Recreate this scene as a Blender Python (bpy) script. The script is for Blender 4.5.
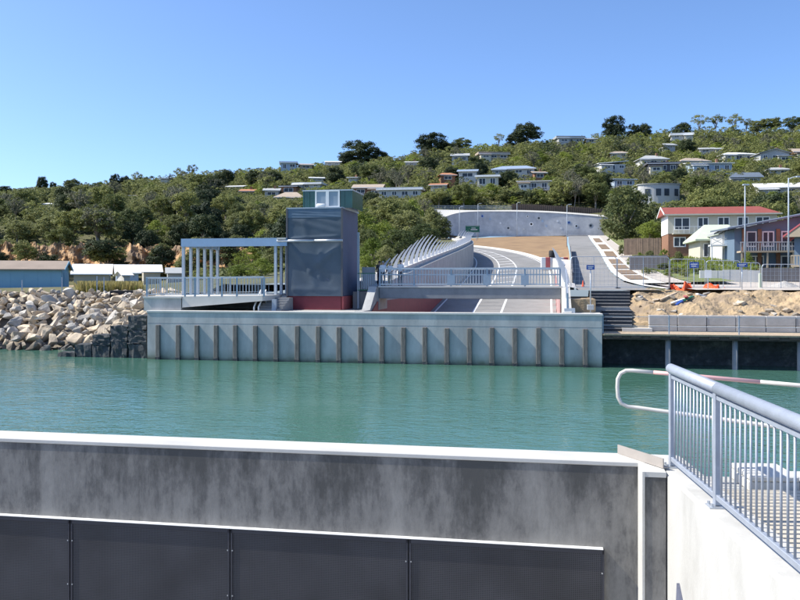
import bpy, bmesh, math, random
import numpy as np
from mathutils import Vector, Matrix, noise as mnoise
for o in list(bpy.data.objects): bpy.data.objects.remove(o)
random.seed(7); RNG = np.random.default_rng(11)
SC = bpy.context.scene; COL = SC.collection
# ------------------------------------------------------------------ camera
EYE = 5.3; F = 820.0; HV = 279.0          # eye height over the water, focal length and horizon row of the 800x600 photo
cd = bpy.data.cameras.new('camera'); cam = bpy.data.objects.new('camera', cd); COL.objects.link(cam)
cam.location = (0, 0, EYE); cam.rotation_euler = (math.radians(90), 0, 0)
cd.sensor_width = 36.0; cd.lens = 36.0 * F / 800.0; cd.shift_y = -(300 - HV) / 800.0
cd.clip_start = 0.1; cd.clip_end = 5000
SC.camera = cam
# ------------------------------------------------------------------ light
SUN_EL = math.radians(47); SUN_DIR = Vector((-0.998, 0.050, 0)).normalized()
w = bpy.data.worlds.new('World'); SC.world = w; w.use_nodes = True
nt = w.node_tree; bgn = nt.nodes['Background']
sky = nt.nodes.new('ShaderNodeTexSky'); sky.sky_type = 'NISHITA'; sky.sun_disc = False
sky.sun_elevation = SUN_EL; sky.sun_rotation = math.atan2(SUN_DIR.x, SUN_DIR.y)
sky.altitude = 0; sky.air_density = 0.7; sky.dust_density = 1.0; sky.ozone_density = 7.5
nt.links.new(sky.outputs[0], bgn.inputs['Color']); bgn.inputs['Strength'].default_value = 0.15
sd = bpy.data.lights.new('sun', 'SUN'); sd.energy = 4.1; sd.angle = math.radians(0.53); sd.color = (1.0, 0.945, 0.84)
sun = bpy.data.objects.new('sun', sd); COL.objects.link(sun)
sv = Vector((SUN_DIR.x * math.cos(SUN_EL), SUN_DIR.y * math.cos(SUN_EL), math.sin(SUN_EL)))
sun.rotation_euler = sv.to_track_quat('Z', 'Y').to_euler(); sun.location = (-60, 0, 80)
SC.view_settings.view_transform = 'Standard'; SC.view_settings.look = 'None'
SC.view_settings.exposure = 0.76; SC.view_settings.gamma = 1.0; SC.view_settings.use_curve_mapping = False
SC.cycles.max_bounces = 6; SC.cycles.diffuse_bounces = 3; SC.cycles.transparent_max_bounces = 8
# ------------------------------------------------------------------ measuring
def Zv(v, Y): return EYE - (v - HV) / F * Y
def Xu(u, Y): return (u - 400.0) / F * Y
def at(u, v, Y): return Vector((Xu(u, Y), Y, Zv(v, Y)))
P0 = Vector((12.1, 49.1)); E1 = Vector((-0.9841, 0.1776)); DD = Vector((0.1776, 0.9841))   # the canal's own axes
WR = math.atan2(-0.1776, 0.9841)
def W(s, t, z=0.0):
    p = P0 + E1 * s + DD * t; return Vector((p.x, p.y, z))
def S(u, t):
    k = (u - 400.0) / F; b = P0 + DD * t
    return (b.x - k * b.y) / (k * E1.y - E1.x)
def WY(s, t): return (P0 + E1 * s + DD * t).y
# ------------------------------------------------------------------ materials
MATS = {}
def mat(name, col, rough=0.8, var=0.12, vscale=3.0, bump=0.0, bscale=20.0, metal=0.0, col2=None, c2scale=1.0, c2lo=0.45, c2hi=0.65, stretch=None, spec=0.5, detail=6.0):
    if name in MATS: return MATS[name]
    m = bpy.data.materials.new(name); m.use_nodes = True; t = m.node_tree; b = t.nodes['Principled BSDF']
    b.inputs['Roughness'].default_value = rough; b.inputs['Metallic'].default_value = metal
    b.inputs['Specular IOR Level'].default_value = spec
    geo = t.nodes.new('ShaderNodeNewGeometry'); src = geo.outputs['Position']
    if stretch:
        mp = t.nodes.new('ShaderNodeMapping'); mp.inputs['Scale'].default_value = stretch
        t.links.new(src, mp.inputs[0]); src = mp.outputs[0]
    n1 = t.nodes.new('ShaderNodeTexNoise'); n1.inputs['Scale'].default_value = vscale; n1.inputs['Detail'].default_value = detail; n1.inputs['Roughness'].default_value = 0.62
    t.links.new(src, n1.inputs['Vector'])
    mr = t.nodes.new('ShaderNodeMapRange'); mr.inputs[1].default_value = 0.25; mr.inputs[2].default_value = 0.75
    mr.inputs[3].default_value = 1 - var; mr.inputs[4].default_value = 1 + var; t.links.new(n1.outputs[0], mr.inputs[0])
    mx = t.nodes.new('ShaderNodeMix'); mx.data_type = 'RGBA'; mx.blend_type = 'MULTIPLY'; mx.inputs[0].default_value = 1.0
    if col2:
        n2 = t.nodes.new('ShaderNodeTexNoise'); n2.inputs['Scale'].default_value = c2scale; n2.inputs['Detail'].default_value = 8; n2.inputs['Roughness'].default_value = 0.65
        t.links.new(src, n2.inputs['Vector'])
        r2 = t.nodes.new('ShaderNodeMapRange'); r2.inputs[1].default_value = c2lo; r2.inputs[2].default_value = c2hi; t.links.new(n2.outputs[0], r2.inputs[0])
        m2 = t.nodes.new('ShaderNodeMix'); m2.data_type = 'RGBA'; m2.inputs[6].default_value = (*col, 1); m2.inputs[7].default_value = (*col2, 1)
        t.links.new(r2.outputs[0], m2.inputs[0]); t.links.new(m2.outputs[2], mx.inputs[6])
    else: mx.inputs[6].default_value = (*col, 1)
    t.links.new(mr.outputs[0], mx.inputs[7]); t.links.new(mx.outputs[2], b.inputs['Base Color'])
    if bump:
        n3 = t.nodes.new('ShaderNodeTexNoise'); n3.inputs['Scale'].default_value = bscale; n3.inputs['Detail'].default_value = 6
        t.links.new(src, n3.inputs['Vector'])
        bp = t.nodes.new('ShaderNodeBump'); bp.inputs['Strength'].default_value = bump; bp.inputs['Distance'].default_value = 0.05
        t.links.new(n3.outputs[0], bp.inputs['Height']); t.links.new(bp.outputs[0], b.inputs['Normal'])
    MATS[name] = m; return m
def rockmat(name, c1, c2):                       # boulders: each its own tone, stained dark where the tide wets them
    m = mat(name, c1, 0.92, 0.28, 1.6, 0.8, 6, col2=c2, c2scale=0.9); t = m.node_tree; b = t.nodes['Principled BSDF']
    src = b.inputs['Base Color'].links[0].from_socket; oi = t.nodes.new('ShaderNodeObjectInfo'); geo = t.nodes.new('ShaderNodeNewGeometry'); sp = t.nodes.new('ShaderNodeSeparateXYZ'); t.links.new(geo.outputs['Position'], sp.inputs[0])
    r = t.nodes.new('ShaderNodeMapRange'); r.inputs[3].default_value = 0.68; r.inputs[4].default_value = 1.12; t.links.new(oi.outputs['Random'], r.inputs[0])
    n = t.nodes.new('ShaderNodeTexNoise'); n.inputs['Scale'].default_value = 1.1; t.links.new(geo.outputs['Position'], n.inputs['Vector'])
    ad = t.nodes.new('ShaderNodeMath'); ad.operation = 'MULTIPLY_ADD'; ad.inputs[1].default_value = -0.9; t.links.new(n.outputs[0], ad.inputs[0]); t.links.new(sp.outputs[2], ad.inputs[2])
    w_ = t.nodes.new('ShaderNodeMapRange'); w_.inputs[1].default_value = -0.2; w_.inputs[2].default_value = 0.45; w_.inputs[3].default_value = 0.28; w_.inputs[4].default_value = 1.0; t.links.new(ad.outputs[0], w_.inputs[0])
    mu = t.nodes.new('ShaderNodeMath'); mu.operation = 'MULTIPLY'; t.links.new(r.outputs[0], mu.inputs[0]); t.links.new(w_.outputs[0], mu.inputs[1])
    mx = t.nodes.new('ShaderNodeMix'); mx.data_type = 'RGBA'; mx.blend_type = 'MULTIPLY'; mx.inputs[0].default_value = 1; t.links.new(src, mx.inputs[6]); t.links.new(mu.outputs[0], mx.inputs[7]); t.links.new(mx.outputs[2], b.inputs['Base Color'])
def tidemat(name):                               # quay concrete with a dark weedy tide line and rust-free runs
    m = mat(name, (0.47, 0.465, 0.44), 0.85, 0.16, 0.9, 0.12, 14, col2=(0.36, 0.36, 0.345), c2scale=0.8, c2lo=0.42, c2hi=0.62, stretch=(1, 1, .35)); t = m.node_tree; b = t.nodes['Principled BSDF']
    src = b.inputs['Base Color'].links[0].from_socket; geo = t.nodes.new('ShaderNodeNewGeometry'); sp = t.nodes.new('ShaderNodeSeparateXYZ'); t.links.new(geo.outputs['Position'], sp.inputs[0])
    n = t.nodes.new('ShaderNodeTexNoise'); n.inputs['Scale'].default_value = 1.3; n.inputs['Detail'].default_value = 8; t.links.new(geo.outputs['Position'], n.inputs['Vector'])
    ad = t.nodes.new('ShaderNodeMath'); ad.operation = 'MULTIPLY_ADD'; ad.inputs[1].default_value = -0.5; t.links.new(n.outputs[0], ad.inputs[0]); t.links.new(sp.outputs[2], ad.inputs[2])
    r = t.nodes.new('ShaderNodeValToRGB'); r.color_ramp.elements[0].position = 0.0; r.color_ramp.elements[0].color = (0.28, 0.32, 0.24, 1); r.color_ramp.elements[1].position = 0.3; r.color_ramp.elements[1].color = (1, 1, 1, 1)
    e = r.color_ramp.elements.new(0.12); e.color = (0.72, 0.76, 0.70, 1)
    mp = t.nodes.new('ShaderNodeMapRange'); mp.inputs[1].default_value = -0.25; mp.inputs[2].default_value = 2.2; t.links.new(ad.outputs[0], mp.inputs[0]); t.links.new(mp.outputs[0], r.inputs[0])
    mx = t.nodes.new('ShaderNodeMix'); mx.data_type = 'RGBA'; mx.blend_type = 'MULTIPLY'; mx.inputs[0].default_value = 1; t.links.new(src, mx.inputs[6]); t.links.new(r.outputs[0], mx.inputs[7]); t.links.new(mx.outputs[2], b.inputs['Base Color'])
def leafmat(name, c1, c2, trans=0.22, scale=0.16):
    m = bpy.data.materials.new(name); m.use_nodes = True; t = m.node_tree; t.nodes.clear()
    out = t.nodes.new('ShaderNodeOutputMaterial'); mix = t.nodes.new('ShaderNodeMixShader'); mix.inputs[0].default_value = trans
    d = t.nodes.new('ShaderNodeBsdfPrincipled'); d.inputs['Roughness'].default_value = 0.65; d.inputs['Specular IOR Level'].default_value = 0.25
    tr = t.nodes.new('ShaderNodeBsdfTranslucent')
    geo = t.nodes.new('ShaderNodeNewGeometry'); oi = t.nodes.new('ShaderNodeObjectInfo')
    n = t.nodes.new('ShaderNodeTexNoise'); n.inputs['Scale'].default_value = scale; n.inputs['Detail'].default_value = 3; t.links.new(geo.outputs['Position'], n.inputs['Vector'])
    n2 = t.nodes.new('ShaderNodeTexNoise'); n2.inputs['Scale'].default_value = 2.2; n2.inputs['Detail'].default_value = 2; t.links.new(geo.outputs['Position'], n2.inputs['Vector'])
    a = t.nodes.new('ShaderNodeMath'); a.operation = 'MULTIPLY_ADD'; a.inputs[1].default_value = 0.95; t.links.new(oi.outputs['Random'], a.inputs[0]); t.links.new(n.outputs[0], a.inputs[2])
    b2 = t.nodes.new('ShaderNodeMath'); b2.operation = 'MULTIPLY_ADD'; b2.inputs[1].default_value = 0.6; t.links.new(n2.outputs[0], b2.inputs[0]); t.links.new(a.outputs[0], b2.inputs[2])
    r = t.nodes.new('ShaderNodeMapRange'); r.inputs[1].default_value = 0.65; r.inputs[2].default_value = 1.75; t.links.new(b2.outputs[0], r.inputs[0])
    mx = t.nodes.new('ShaderNodeMix'); mx.data_type = 'RGBA'; mx.inputs[6].default_value = (*c1, 1); mx.inputs[7].default_value = (*c2, 1); t.links.new(r.outputs[0], mx.inputs[0])
    t.links.new(mx.outputs[2], d.inputs['Base Color']); t.links.new(mx.outputs[2], tr.inputs['Color'])
    t.links.new(d.outputs[0], mix.inputs[1]); t.links.new(tr.outputs[0], mix.inputs[2]); t.links.new(mix.outputs[0], out.inputs[0])
    MATS[name] = m; return m
# ------------------------------------------------------------------ mesh building
XF = {}                                          # local->world of every thing: (loc, rotz)
def xf_inv(p, parent):
    loc, rz = XF[parent.name]; q = Vector(p) - loc; c, s = math.cos(-rz), math.sin(-rz)
    return Vector((q.x * c - q.y * s, q.x * s + q.y * c, q.z))
def tag(o, label=None, cat=None, group=None, kind=None):
    if label: o['label'] = label
    if cat: o['category'] = cat
    if group: o['group'] = group
    if kind: o['kind'] = kind
    return o
def thing(name, loc, label, cat, rz=0.0, group=None):
    o = bpy.data.objects.new(name, None); COL.objects.link(o); o.location = loc; o.rotation_euler = (0, 0, rz)
    o.empty_display_size = 0.3
    XF[o.name] = (Vector(loc), rz); return tag(o, label, cat, group)
def link(name, me, parent=None, loc=(0, 0, 0), rz=0.0, sc=None):
    o = bpy.data.objects.new(name, me); COL.objects.link(o); o.location = loc; o.rotation_euler = (0, 0, rz)
    if sc: o.scale = sc
    if parent: o.parent = parent
    return o
class MB:
    def __init__(s): s.v = []; s.f = []; s.m = []
    def quad(s, *p, mi=0):
        i = len(s.v); s.v += [Vector(q) for q in p]; s.f.append(tuple(range(i, i + len(p)))); s.m.append(mi); return s
    def hexa(s, c, mi=0):                         # 8 corners: bottom loop 0-3, top loop 4-7
        i = len(s.v); s.v += [Vector(q) for q in c]
        for f in ((3, 2, 1, 0), (4, 5, 6, 7), (0, 1, 5, 4), (1, 2, 6, 5), (2, 3, 7, 6), (3, 0, 4, 7)):
            s.f.append(tuple(i + k for k in f)); s.m.append(mi)
        return s
    def box(s, x0, x1, y0, y1, z0, z1, mi=0):
        return s.hexa([(x0, y0, z0), (x1, y0, z0), (x1, y1, z0), (x0, y1, z0), (x0, y0, z1), (x1, y0, z1), (x1, y1, z1), (x0, y1, z1)], mi)
    def wbox(s, s0, s1, t0, t1, z0, z1, mi=0):    # a box on the canal's axes
        a, b = max(s0, s1), min(s0, s1)
        return s.hexa([W(a, t0, z0), W(b, t0, z0), W(b, t1, z0), W(a, t1, z0), W(a, t0, z1), W(b, t0, z1), W(b, t1, z1), W(a, t1, z1)], mi)
    def bar(s, a, b, w, h, up=(0, 0, 1), mi=0):   # rectangular bar from a to b
        a = Vector(a); b = Vector(b); d = (b - a).normalized(); up = Vector(up)
        if abs(d.dot(up)) > 0.98: up = Vector((0, 1, 0))
        x = d.cross(up).normalized(); y = x.cross(d).normalized(); x *= w / 2; y *= h / 2
        return s.hexa([a - x - y, a + x - y, b + x - y, b - x - y, a - x + y, a + x + y, b + x + y, b - x + y], mi)
    def tube(s, pts, r, n=8, mi=0, cap=True):
        pts = [Vector(p) for p in pts]; rs = r if isinstance(r, (list, tuple)) else [r] * len(pts); base = len(s.v); nv = None
        for k, p in enumerate(pts):
            d = (pts[min(k + 1, len(pts) - 1)] - pts[max(k - 1, 0)]).normalized()
            if nv is None: nv = d.cross(Vector((0, 0, 1)) if abs(d.z) < 0.95 else Vector((1, 0, 0))).normalized()
            else: nv = (nv - d * nv.dot(d)).normalized()
            bn = d.cross(nv)
            for j in range(n):
                a = 2 * math.pi * j / n; s.v.append(p + (nv * math.cos(a) + bn * math.sin(a)) * rs[k])
        for k in range(len(pts) - 1):
            for j in range(n):
                s.f.append((base + k * n + j, base + k * n + (j + 1) % n, base + (k + 1) * n + (j + 1) % n, base + (k + 1) * n + j)); s.m.append(mi)
        if cap:
            s.f.append(tuple(base + j for j in range(n))[::-1]); s.m.append(mi)
            s.f.append(tuple(base + (len(pts) - 1) * n + j for j in range(n))); s.m.append(mi)
        return s
    def prism(s, poly, vec, mi=0):
        n = len(poly); i = len(s.v); vec = Vector(vec); s.v += [Vector(p) for p in poly] + [Vector(p) + vec for p in poly]
        s.f.append(tuple(range(i, i + n))[::-1]); s.f.append(tuple(range(i + n, i + 2 * n))); s.m += [mi, mi]
        for k in range(n):
            s.f.append((i + k, i + (k + 1) % n, i + n + (k + 1) % n, i + n + k)); s.m.append(mi)
        return s
    def grid(s, rows, mi=0):
        i = len(s.v); n = len(rows[0])
        for r in rows: s.v += [Vector(p) for p in r]
        for a in range(len(rows) - 1):
            for b in range(n - 1):
                s.f.append((i + a * n + b, i + a * n + b + 1, i + (a + 1) * n + b + 1, i + (a + 1) * n + b)); s.m.append(mi)
        return s
    def mesh(s, name, mats, inv=None, smooth=False, bevel=0.0, fix=True):
        me = bpy.data.meshes.new(name); vs = [inv(p) for p in s.v] if inv else s.v
        me.from_pydata([tuple(p) for p in vs], [], s.f)
        for m in (mats if isinstance(mats, (list, tuple)) else [mats]): me.materials.append(MATS[m] if isinstance(m, str) else m)
        me.polygons.foreach_set('material_index', s.m)
        bm = bmesh.new(); bm.from_mesh(me)
        if fix: bmesh.ops.recalc_face_normals(bm, faces=bm.faces)
        if bevel:
            ed = [e for e in bm.edges if len(e.link_faces) == 2 and e.calc_face_angle(0) > 0.6]
            bmesh.ops.bevel(bm, geom=ed, offset=bevel, segments=1, profile=0.5, affect='EDGES', clamp_overlap=True)
        bm.to_mesh(me); bm.free()
        if smooth:
            me.polygons.foreach_set('use_smooth', [True] * len(me.polygons))
        me.update(); return me
    def part(s, name, mats, parent, world=True, **k):
        me = s.mesh(name, mats, (lambda p: xf_inv(p, parent)) if world else None, **k); return link(name, me, parent)
    def solo(s, name, mats, label=None, cat=None, group=None, kind=None, **k):   # a one-mesh thing with its origin at its base
        xs = [p.x for p in s.v]; ys = [p.y for p in s.v]; zs = [p.z for p in s.v]
        loc = Vector(((min(xs) + max(xs)) / 2, (min(ys) + max(ys)) / 2, min(zs)))
        me = s.mesh(name, mats, lambda p: p - loc, **k); return tag(link(name, me, None, loc), label, cat, group, kind)
def shade_auto(o, ang=35):
    me = o.data; me.polygons.foreach_set('use_smooth', [True] * len(me.polygons))
    bm = bmesh.new(); bm.from_mesh(me)
    for e in bm.edges: e.smooth = not (len(e.link_faces) == 2 and e.calc_face_angle(0) > math.radians(ang))
    bm.to_mesh(me); bm.free()
# ------------------------------------------------------------------ palette
mat('concrete', (0.42, 0.42, 0.40), 0.85, 0.15, 1.2, 0.25, 30, col2=(0.34, 0.34, 0.33), c2scale=0.5)
tidemat('concrete_canal')
mat('concrete_white', (0.53, 0.52, 0.485), 0.9, 0.08, 1.5, 0.05, 40, col2=(0.44, 0.43, 0.395), c2scale=1.1, c2lo=0.5, c2hi=0.8)
mat('concrete_parapet', (0.50, 0.49, 0.455), 0.9, 0.10, 2.2, 0.08, 60, col2=(0.41, 0.40, 0.365), c2scale=1.6, c2lo=0.5, c2hi=0.72, stretch=(1, 1, .45), detail=12)
mat('concrete_pale', (0.60, 0.57, 0.52), 0.85, 0.1, 0.8, 0.15, 30)
mat('bluestone', (0.055, 0.058, 0.062), 0.8, 0.2, 2, 0.2, 20)
mat('concrete_dark', (0.26, 0.265, 0.27), 0.85, 0.2, 1.2, 0.3, 25)
mat('block_grey', (0.40, 0.385, 0.365), 0.9, 0.18, 1.5, 0.5, 25)
mat('timber_old', (0.155, 0.145, 0.13), 0.9, 0.4, 2.5, 0.6, 12, stretch=(6, 6, 0.8))
mat('timber_deck', (0.42, 0.33, 0.23), 0.85, 0.25, 4, 0.3, 12)
mat('timber_dark', (0.07, 0.055, 0.045), 0.9, 0.3, 4, 0.4, 12)
mat('galv', (0.52, 0.55, 0.58), 0.42, 0.08, 9, 0.05, 60, metal=0.55)
mat('galv_rail', (0.37, 0.405, 0.46), 0.5, 0.1, 9, 0.05, 60, metal=0.3)
mat('rail_blue', (0.33, 0.40, 0.47), 0.5, 0.1, 5, metal=0.3)
mat('steel_blue', (0.25, 0.37, 0.52), 0.5, 0.08, 2)
mat('post_pale', (0.38, 0.44, 0.50), 0.5, 0.08, 2)
mat('white_paint', (0.78, 0.78, 0.76), 0.6, 0.05, 3)
mat('red_paint', (0.19, 0.028, 0.038), 0.6, 0.2, 1.2)
mat('red_pale', (0.52, 0.12, 0.12), 0.6, 0.15, 1.2)
mat('dark', (0.02, 0.02, 0.022), 0.8, 0.2, 3)
mat('glass_dark', (0.04, 0.052, 0.07), 0.3, 0.1, 1, spec=0.35)
mat('asphalt', (0.25, 0.245, 0.235), 0.9, 0.14, 0.7, 0.2, 60, col2=(0.20, 0.198, 0.19), c2scale=0.12)
mat('paving', (0.47, 0.42, 0.36), 0.9, 0.12, 1.0, 0.1, 40)
mat('kerb', (0.66, 0.63, 0.57), 0.85, 0.1, 1)
mat('earth', (0.30, 0.195, 0.10), 0.95, 0.25, 0.5, 0.6, 5, col2=(0.22, 0.14, 0.075), c2scale=0.25)
mat('mulch', (0.22, 0.155, 0.10), 0.95, 0.3, 3, 0.6, 8)
mat('sand', (0.41, 0.30, 0.175), 0.95, 0.32, 2.2, 1.0, 7, col2=(0.23, 0.175, 0.12), c2scale=0.55, c2lo=0.48, c2hi=0.62)
mat('gravel', (0.40, 0.38, 0.35), 0.95, 0.3, 6, 0.8, 14)
mat('grass', (0.13, 0.17, 0.045), 0.95, 0.35, 1.0, 0.6, 6, col2=(0.22, 0.20, 0.07), c2scale=0.35)
mat('scrub_ground', (0.095, 0.10, 0.04), 0.95, 0.4, 0.12, 0.8, 0.8, col2=(0.12, 0.11, 0.05), c2scale=0.05)
rockmat('rock_tan', (0.58, 0.475, 0.34), (0.43, 0.36, 0.28))
rockmat('rock_grey', (0.49, 0.45, 0.39), (0.36, 0.335, 0.30))
mat('rock_bed', (0.24, 0.205, 0.16), 0.95, 0.3, 1.3, 0.6, 7)
mat('mussel', (0.05, 0.055, 0.058), 0.85, 0.5, 3.5, 1.0, 6, col2=(0.12, 0.12, 0.11), c2scale=1.4, c2lo=0.55, c2hi=0.7)
mat('fin_white', (0.60, 0.62, 0.64), 0.5, 0.05, 3)
mat('wall_slate', (0.13, 0.19, 0.26), 0.85, 0.08, 1)
mat('cliff', (0.60, 0.36, 0.17), 0.95, 0.3, 0.3, 1.0, 1.2, col2=(0.17, 0.12, 0.075), c2scale=0.16, c2lo=0.42, c2hi=0.6)
mat('cloth_blue', (0.098, 0.125, 0.155), 0.95, 0.16, 0.7, 0.1, 30, spec=0.08)
mat('cloth_band', (0.13, 0.18, 0.24), 0.95, 0.12, 1, spec=0.08)
mat('cloth_slate', (0.12, 0.13, 0.18), 0.95, 0.08, 0.8, 0.1, 30)
mat('green_glass', (0.015, 0.085, 0.065), 0.15, 0.25, 1.5, spec=0.7)
mat('pane_grey', (0.27, 0.33, 0.38), 0.2, 0.1, 1)
mat('hut_blue', (0.22, 0.40, 0.50), 0.7, 0.07, 0.6)
mat('hut_roof', (0.29, 0.23, 0.18), 0.85, 0.12, 0.8)
mat('hut_tan', (0.42, 0.39, 0.31), 0.8, 0.1, 1)
mat('roof_white', (0.78, 0.78, 0.76), 0.6, 0.05, 1)
mat('roof_red', (0.27, 0.068, 0.05), 0.7, 0.12, 0.8)
mat('roof_pink', (0.50, 0.12, 0.13), 0.7, 0.1, 1)
mat('roof_green', (0.50, 0.56, 0.42), 0.7, 0.08, 1)
mat('roof_slate', (0.13, 0.16, 0.20), 0.6, 0.1, 1)
mat('roof_blue', (0.26, 0.33, 0.43), 0.6, 0.1, 1)
mat('roof_tan', (0.38, 0.31, 0.24), 0.8, 0.12, 1)
mat('roof_grey', (0.38, 0.39, 0.38), 0.7, 0.1, 1)
mat('roof_orange', (0.42, 0.19, 0.09), 0.8, 0.14, 1)
mat('wall_cream', (0.54, 0.51, 0.41), 0.85, 0.06, 1)
mat('wall_white', (0.52, 0.52, 0.50), 0.85, 0.05, 1)
mat('wall_grey', (0.40, 0.41, 0.41), 0.85, 0.08, 1)
mat('wall_blue', (0.36, 0.45, 0.56), 0.85, 0.06, 1)
mat('wall_brick', (0.27, 0.14, 0.085), 0.9, 0.25, 4)
mat('wall_tan', (0.44, 0.36, 0.26), 0.85, 0.1, 1)
mat('wall_dark', (0.10, 0.10, 0.11), 0.8, 0.1, 1)
mat('retaining', (0.47, 0.48, 0.49), 0.9, 0.16, 0.8, 0.7, 6, col2=(0.38, 0.39, 0.41), c2scale=0.3)
mat('paling', (0.22, 0.155, 0.11), 0.9, 0.25, 1.5)
mat('sign_blue', (0.02, 0.07, 0.30), 0.5, 0.05)
mat('sign_green', (0.01, 0.13, 0.075), 0.5, 0.05)
mat('orange_mesh', (0.75, 0.10, 0.025), 0.7, 0.15, 3)
mat('pink_pipe', (0.72, 0.42, 0.40), 0.5, 0.05, 3)
mat('pipe_cream', (0.60, 0.58, 0.53), 0.5, 0.1, 4, metal=0.15)
mat('skin', (0.45, 0.27, 0.19), 0.6, 0.05); mat('shirt_white', (0.75, 0.75, 0.75), 0.8, 0.04)
mat('trousers_navy', (0.025, 0.03, 0.05), 0.8, 0.1); mat('trousers_khaki', (0.40, 0.35, 0.26), 0.8, 0.1)
mat('hair_dark', (0.02, 0.015, 0.012), 0.6, 0.1); mat('hair_grey', (0.35, 0.32, 0.28), 0.6, 0.1); mat('jacket_dark', (0.05, 0.045, 0.05), 0.8, 0.1)
mat('bark', (0.27, 0.235, 0.19), 0.95, 0.3, 2, 0.5, 6)
leafmat('leaf_olive', (0.062, 0.090, 0.028), (0.255, 0.270, 0.090), 0.38)
leafmat('leaf_dark', (0.024, 0.040, 0.019), (0.070, 0.092, 0.036), 0.2)
leafmat('leaf_bright', (0.105, 0.150, 0.022), (0.260, 0.310, 0.060), 0.38)
leafmat('leaf_scrub', (0.062, 0.090, 0.032), (0.250, 0.262, 0.100), 0.38)
leafmat('leaf_grey', (0.085, 0.095, 0.060), (0.19, 0.19, 0.12))
leafmat('leaf_straw', (0.26, 0.23, 0.08), (0.60, 0.50, 0.22), 0.4)
# ------------------------------------------------------------------ special materials
def m_water():
    m = bpy.data.materials.new('water'); m.use_nodes = True; t = m.node_tree; b = t.nodes['Principled BSDF']
    b.inputs['Roughness'].default_value = 0.07; b.inputs['IOR'].default_value = 1.33; b.inputs['Specular IOR Level'].default_value = 0.5
    geo = t.nodes.new('ShaderNodeNewGeometry')
    nz = t.nodes.new('ShaderNodeTexNoise'); nz.inputs['Scale'].default_value = 0.07; nz.inputs['Detail'].default_value = 3; t.links.new(geo.outputs['Position'], nz.inputs['Vector'])
    mx = t.nodes.new('ShaderNodeMix'); mx.data_type = 'RGBA'; mx.inputs[6].default_value = (0.060, 0.152, 0.100, 1); mx.inputs[7].default_value = (0.066, 0.162, 0.135, 1)
    t.links.new(nz.outputs[0], mx.inputs[0]); t.links.new(mx.outputs[2], b.inputs['Base Color'])
    gn = t.nodes.new('ShaderNodeTexNoise'); gn.inputs['Scale'].default_value = 0.09; gn.inputs['Detail'].default_value = 4; t.links.new(geo.outputs['Position'], gn.inputs['Vector'])
    gust = t.nodes.new('ShaderNodeMapRange'); gust.inputs[1].default_value = 0.4; gust.inputs[2].default_value = 0.62; gust.inputs[3].default_value = 0.28; gust.inputs[4].default_value = 1.2; t.links.new(gn.outputs[0], gust.inputs[0])     # wind patches
    prev = None
    for sc, st, di, ms in ((0.5, 0.16, 0.09, (1.0, 1.4, 1)), (1.8, 0.30, 0.042, (1.0, 1.5, 1)), (5.5, 0.36, 0.014, (1, 1.25, 1))):
        mp = t.nodes.new('ShaderNodeMapping'); mp.inputs['Scale'].default_value = ms; mp.inputs['Rotation'].default_value = (0, 0, 0.35); t.links.new(geo.outputs['Position'], mp.inputs[0])
        n = t.nodes.new('ShaderNodeTexNoise'); n.inputs['Scale'].default_value = sc; n.inputs['Detail'].default_value = 2.5; n.inputs['Distortion'].default_value = 0.4; t.links.new(mp.outputs[0], n.inputs['Vector'])
        bp = t.nodes.new('ShaderNodeBump'); bp.inputs['Strength'].default_value = st; bp.inputs['Distance'].default_value = di * 4; t.links.new(n.outputs[0], bp.inputs['Height'])
        gs = t.nodes.new('ShaderNodeMath'); gs.operation = 'MULTIPLY'; gs.inputs[1].default_value = st; t.links.new(gust.outputs[0], gs.inputs[0]); t.links.new(gs.outputs[0], bp.inputs['Strength'])
        if prev: t.links.new(prev.outputs[0], bp.inputs['Normal'])
        prev = bp
    t.links.new(prev.outputs[0], b.inputs['Normal']); MATS['water'] = m
m_water()
BANDS = [(-.3, .11, .06), (1.95, .16, .05), (-2.55, .12, .07), (.9, .3, .03), (3.6, .5, .05)]
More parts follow.
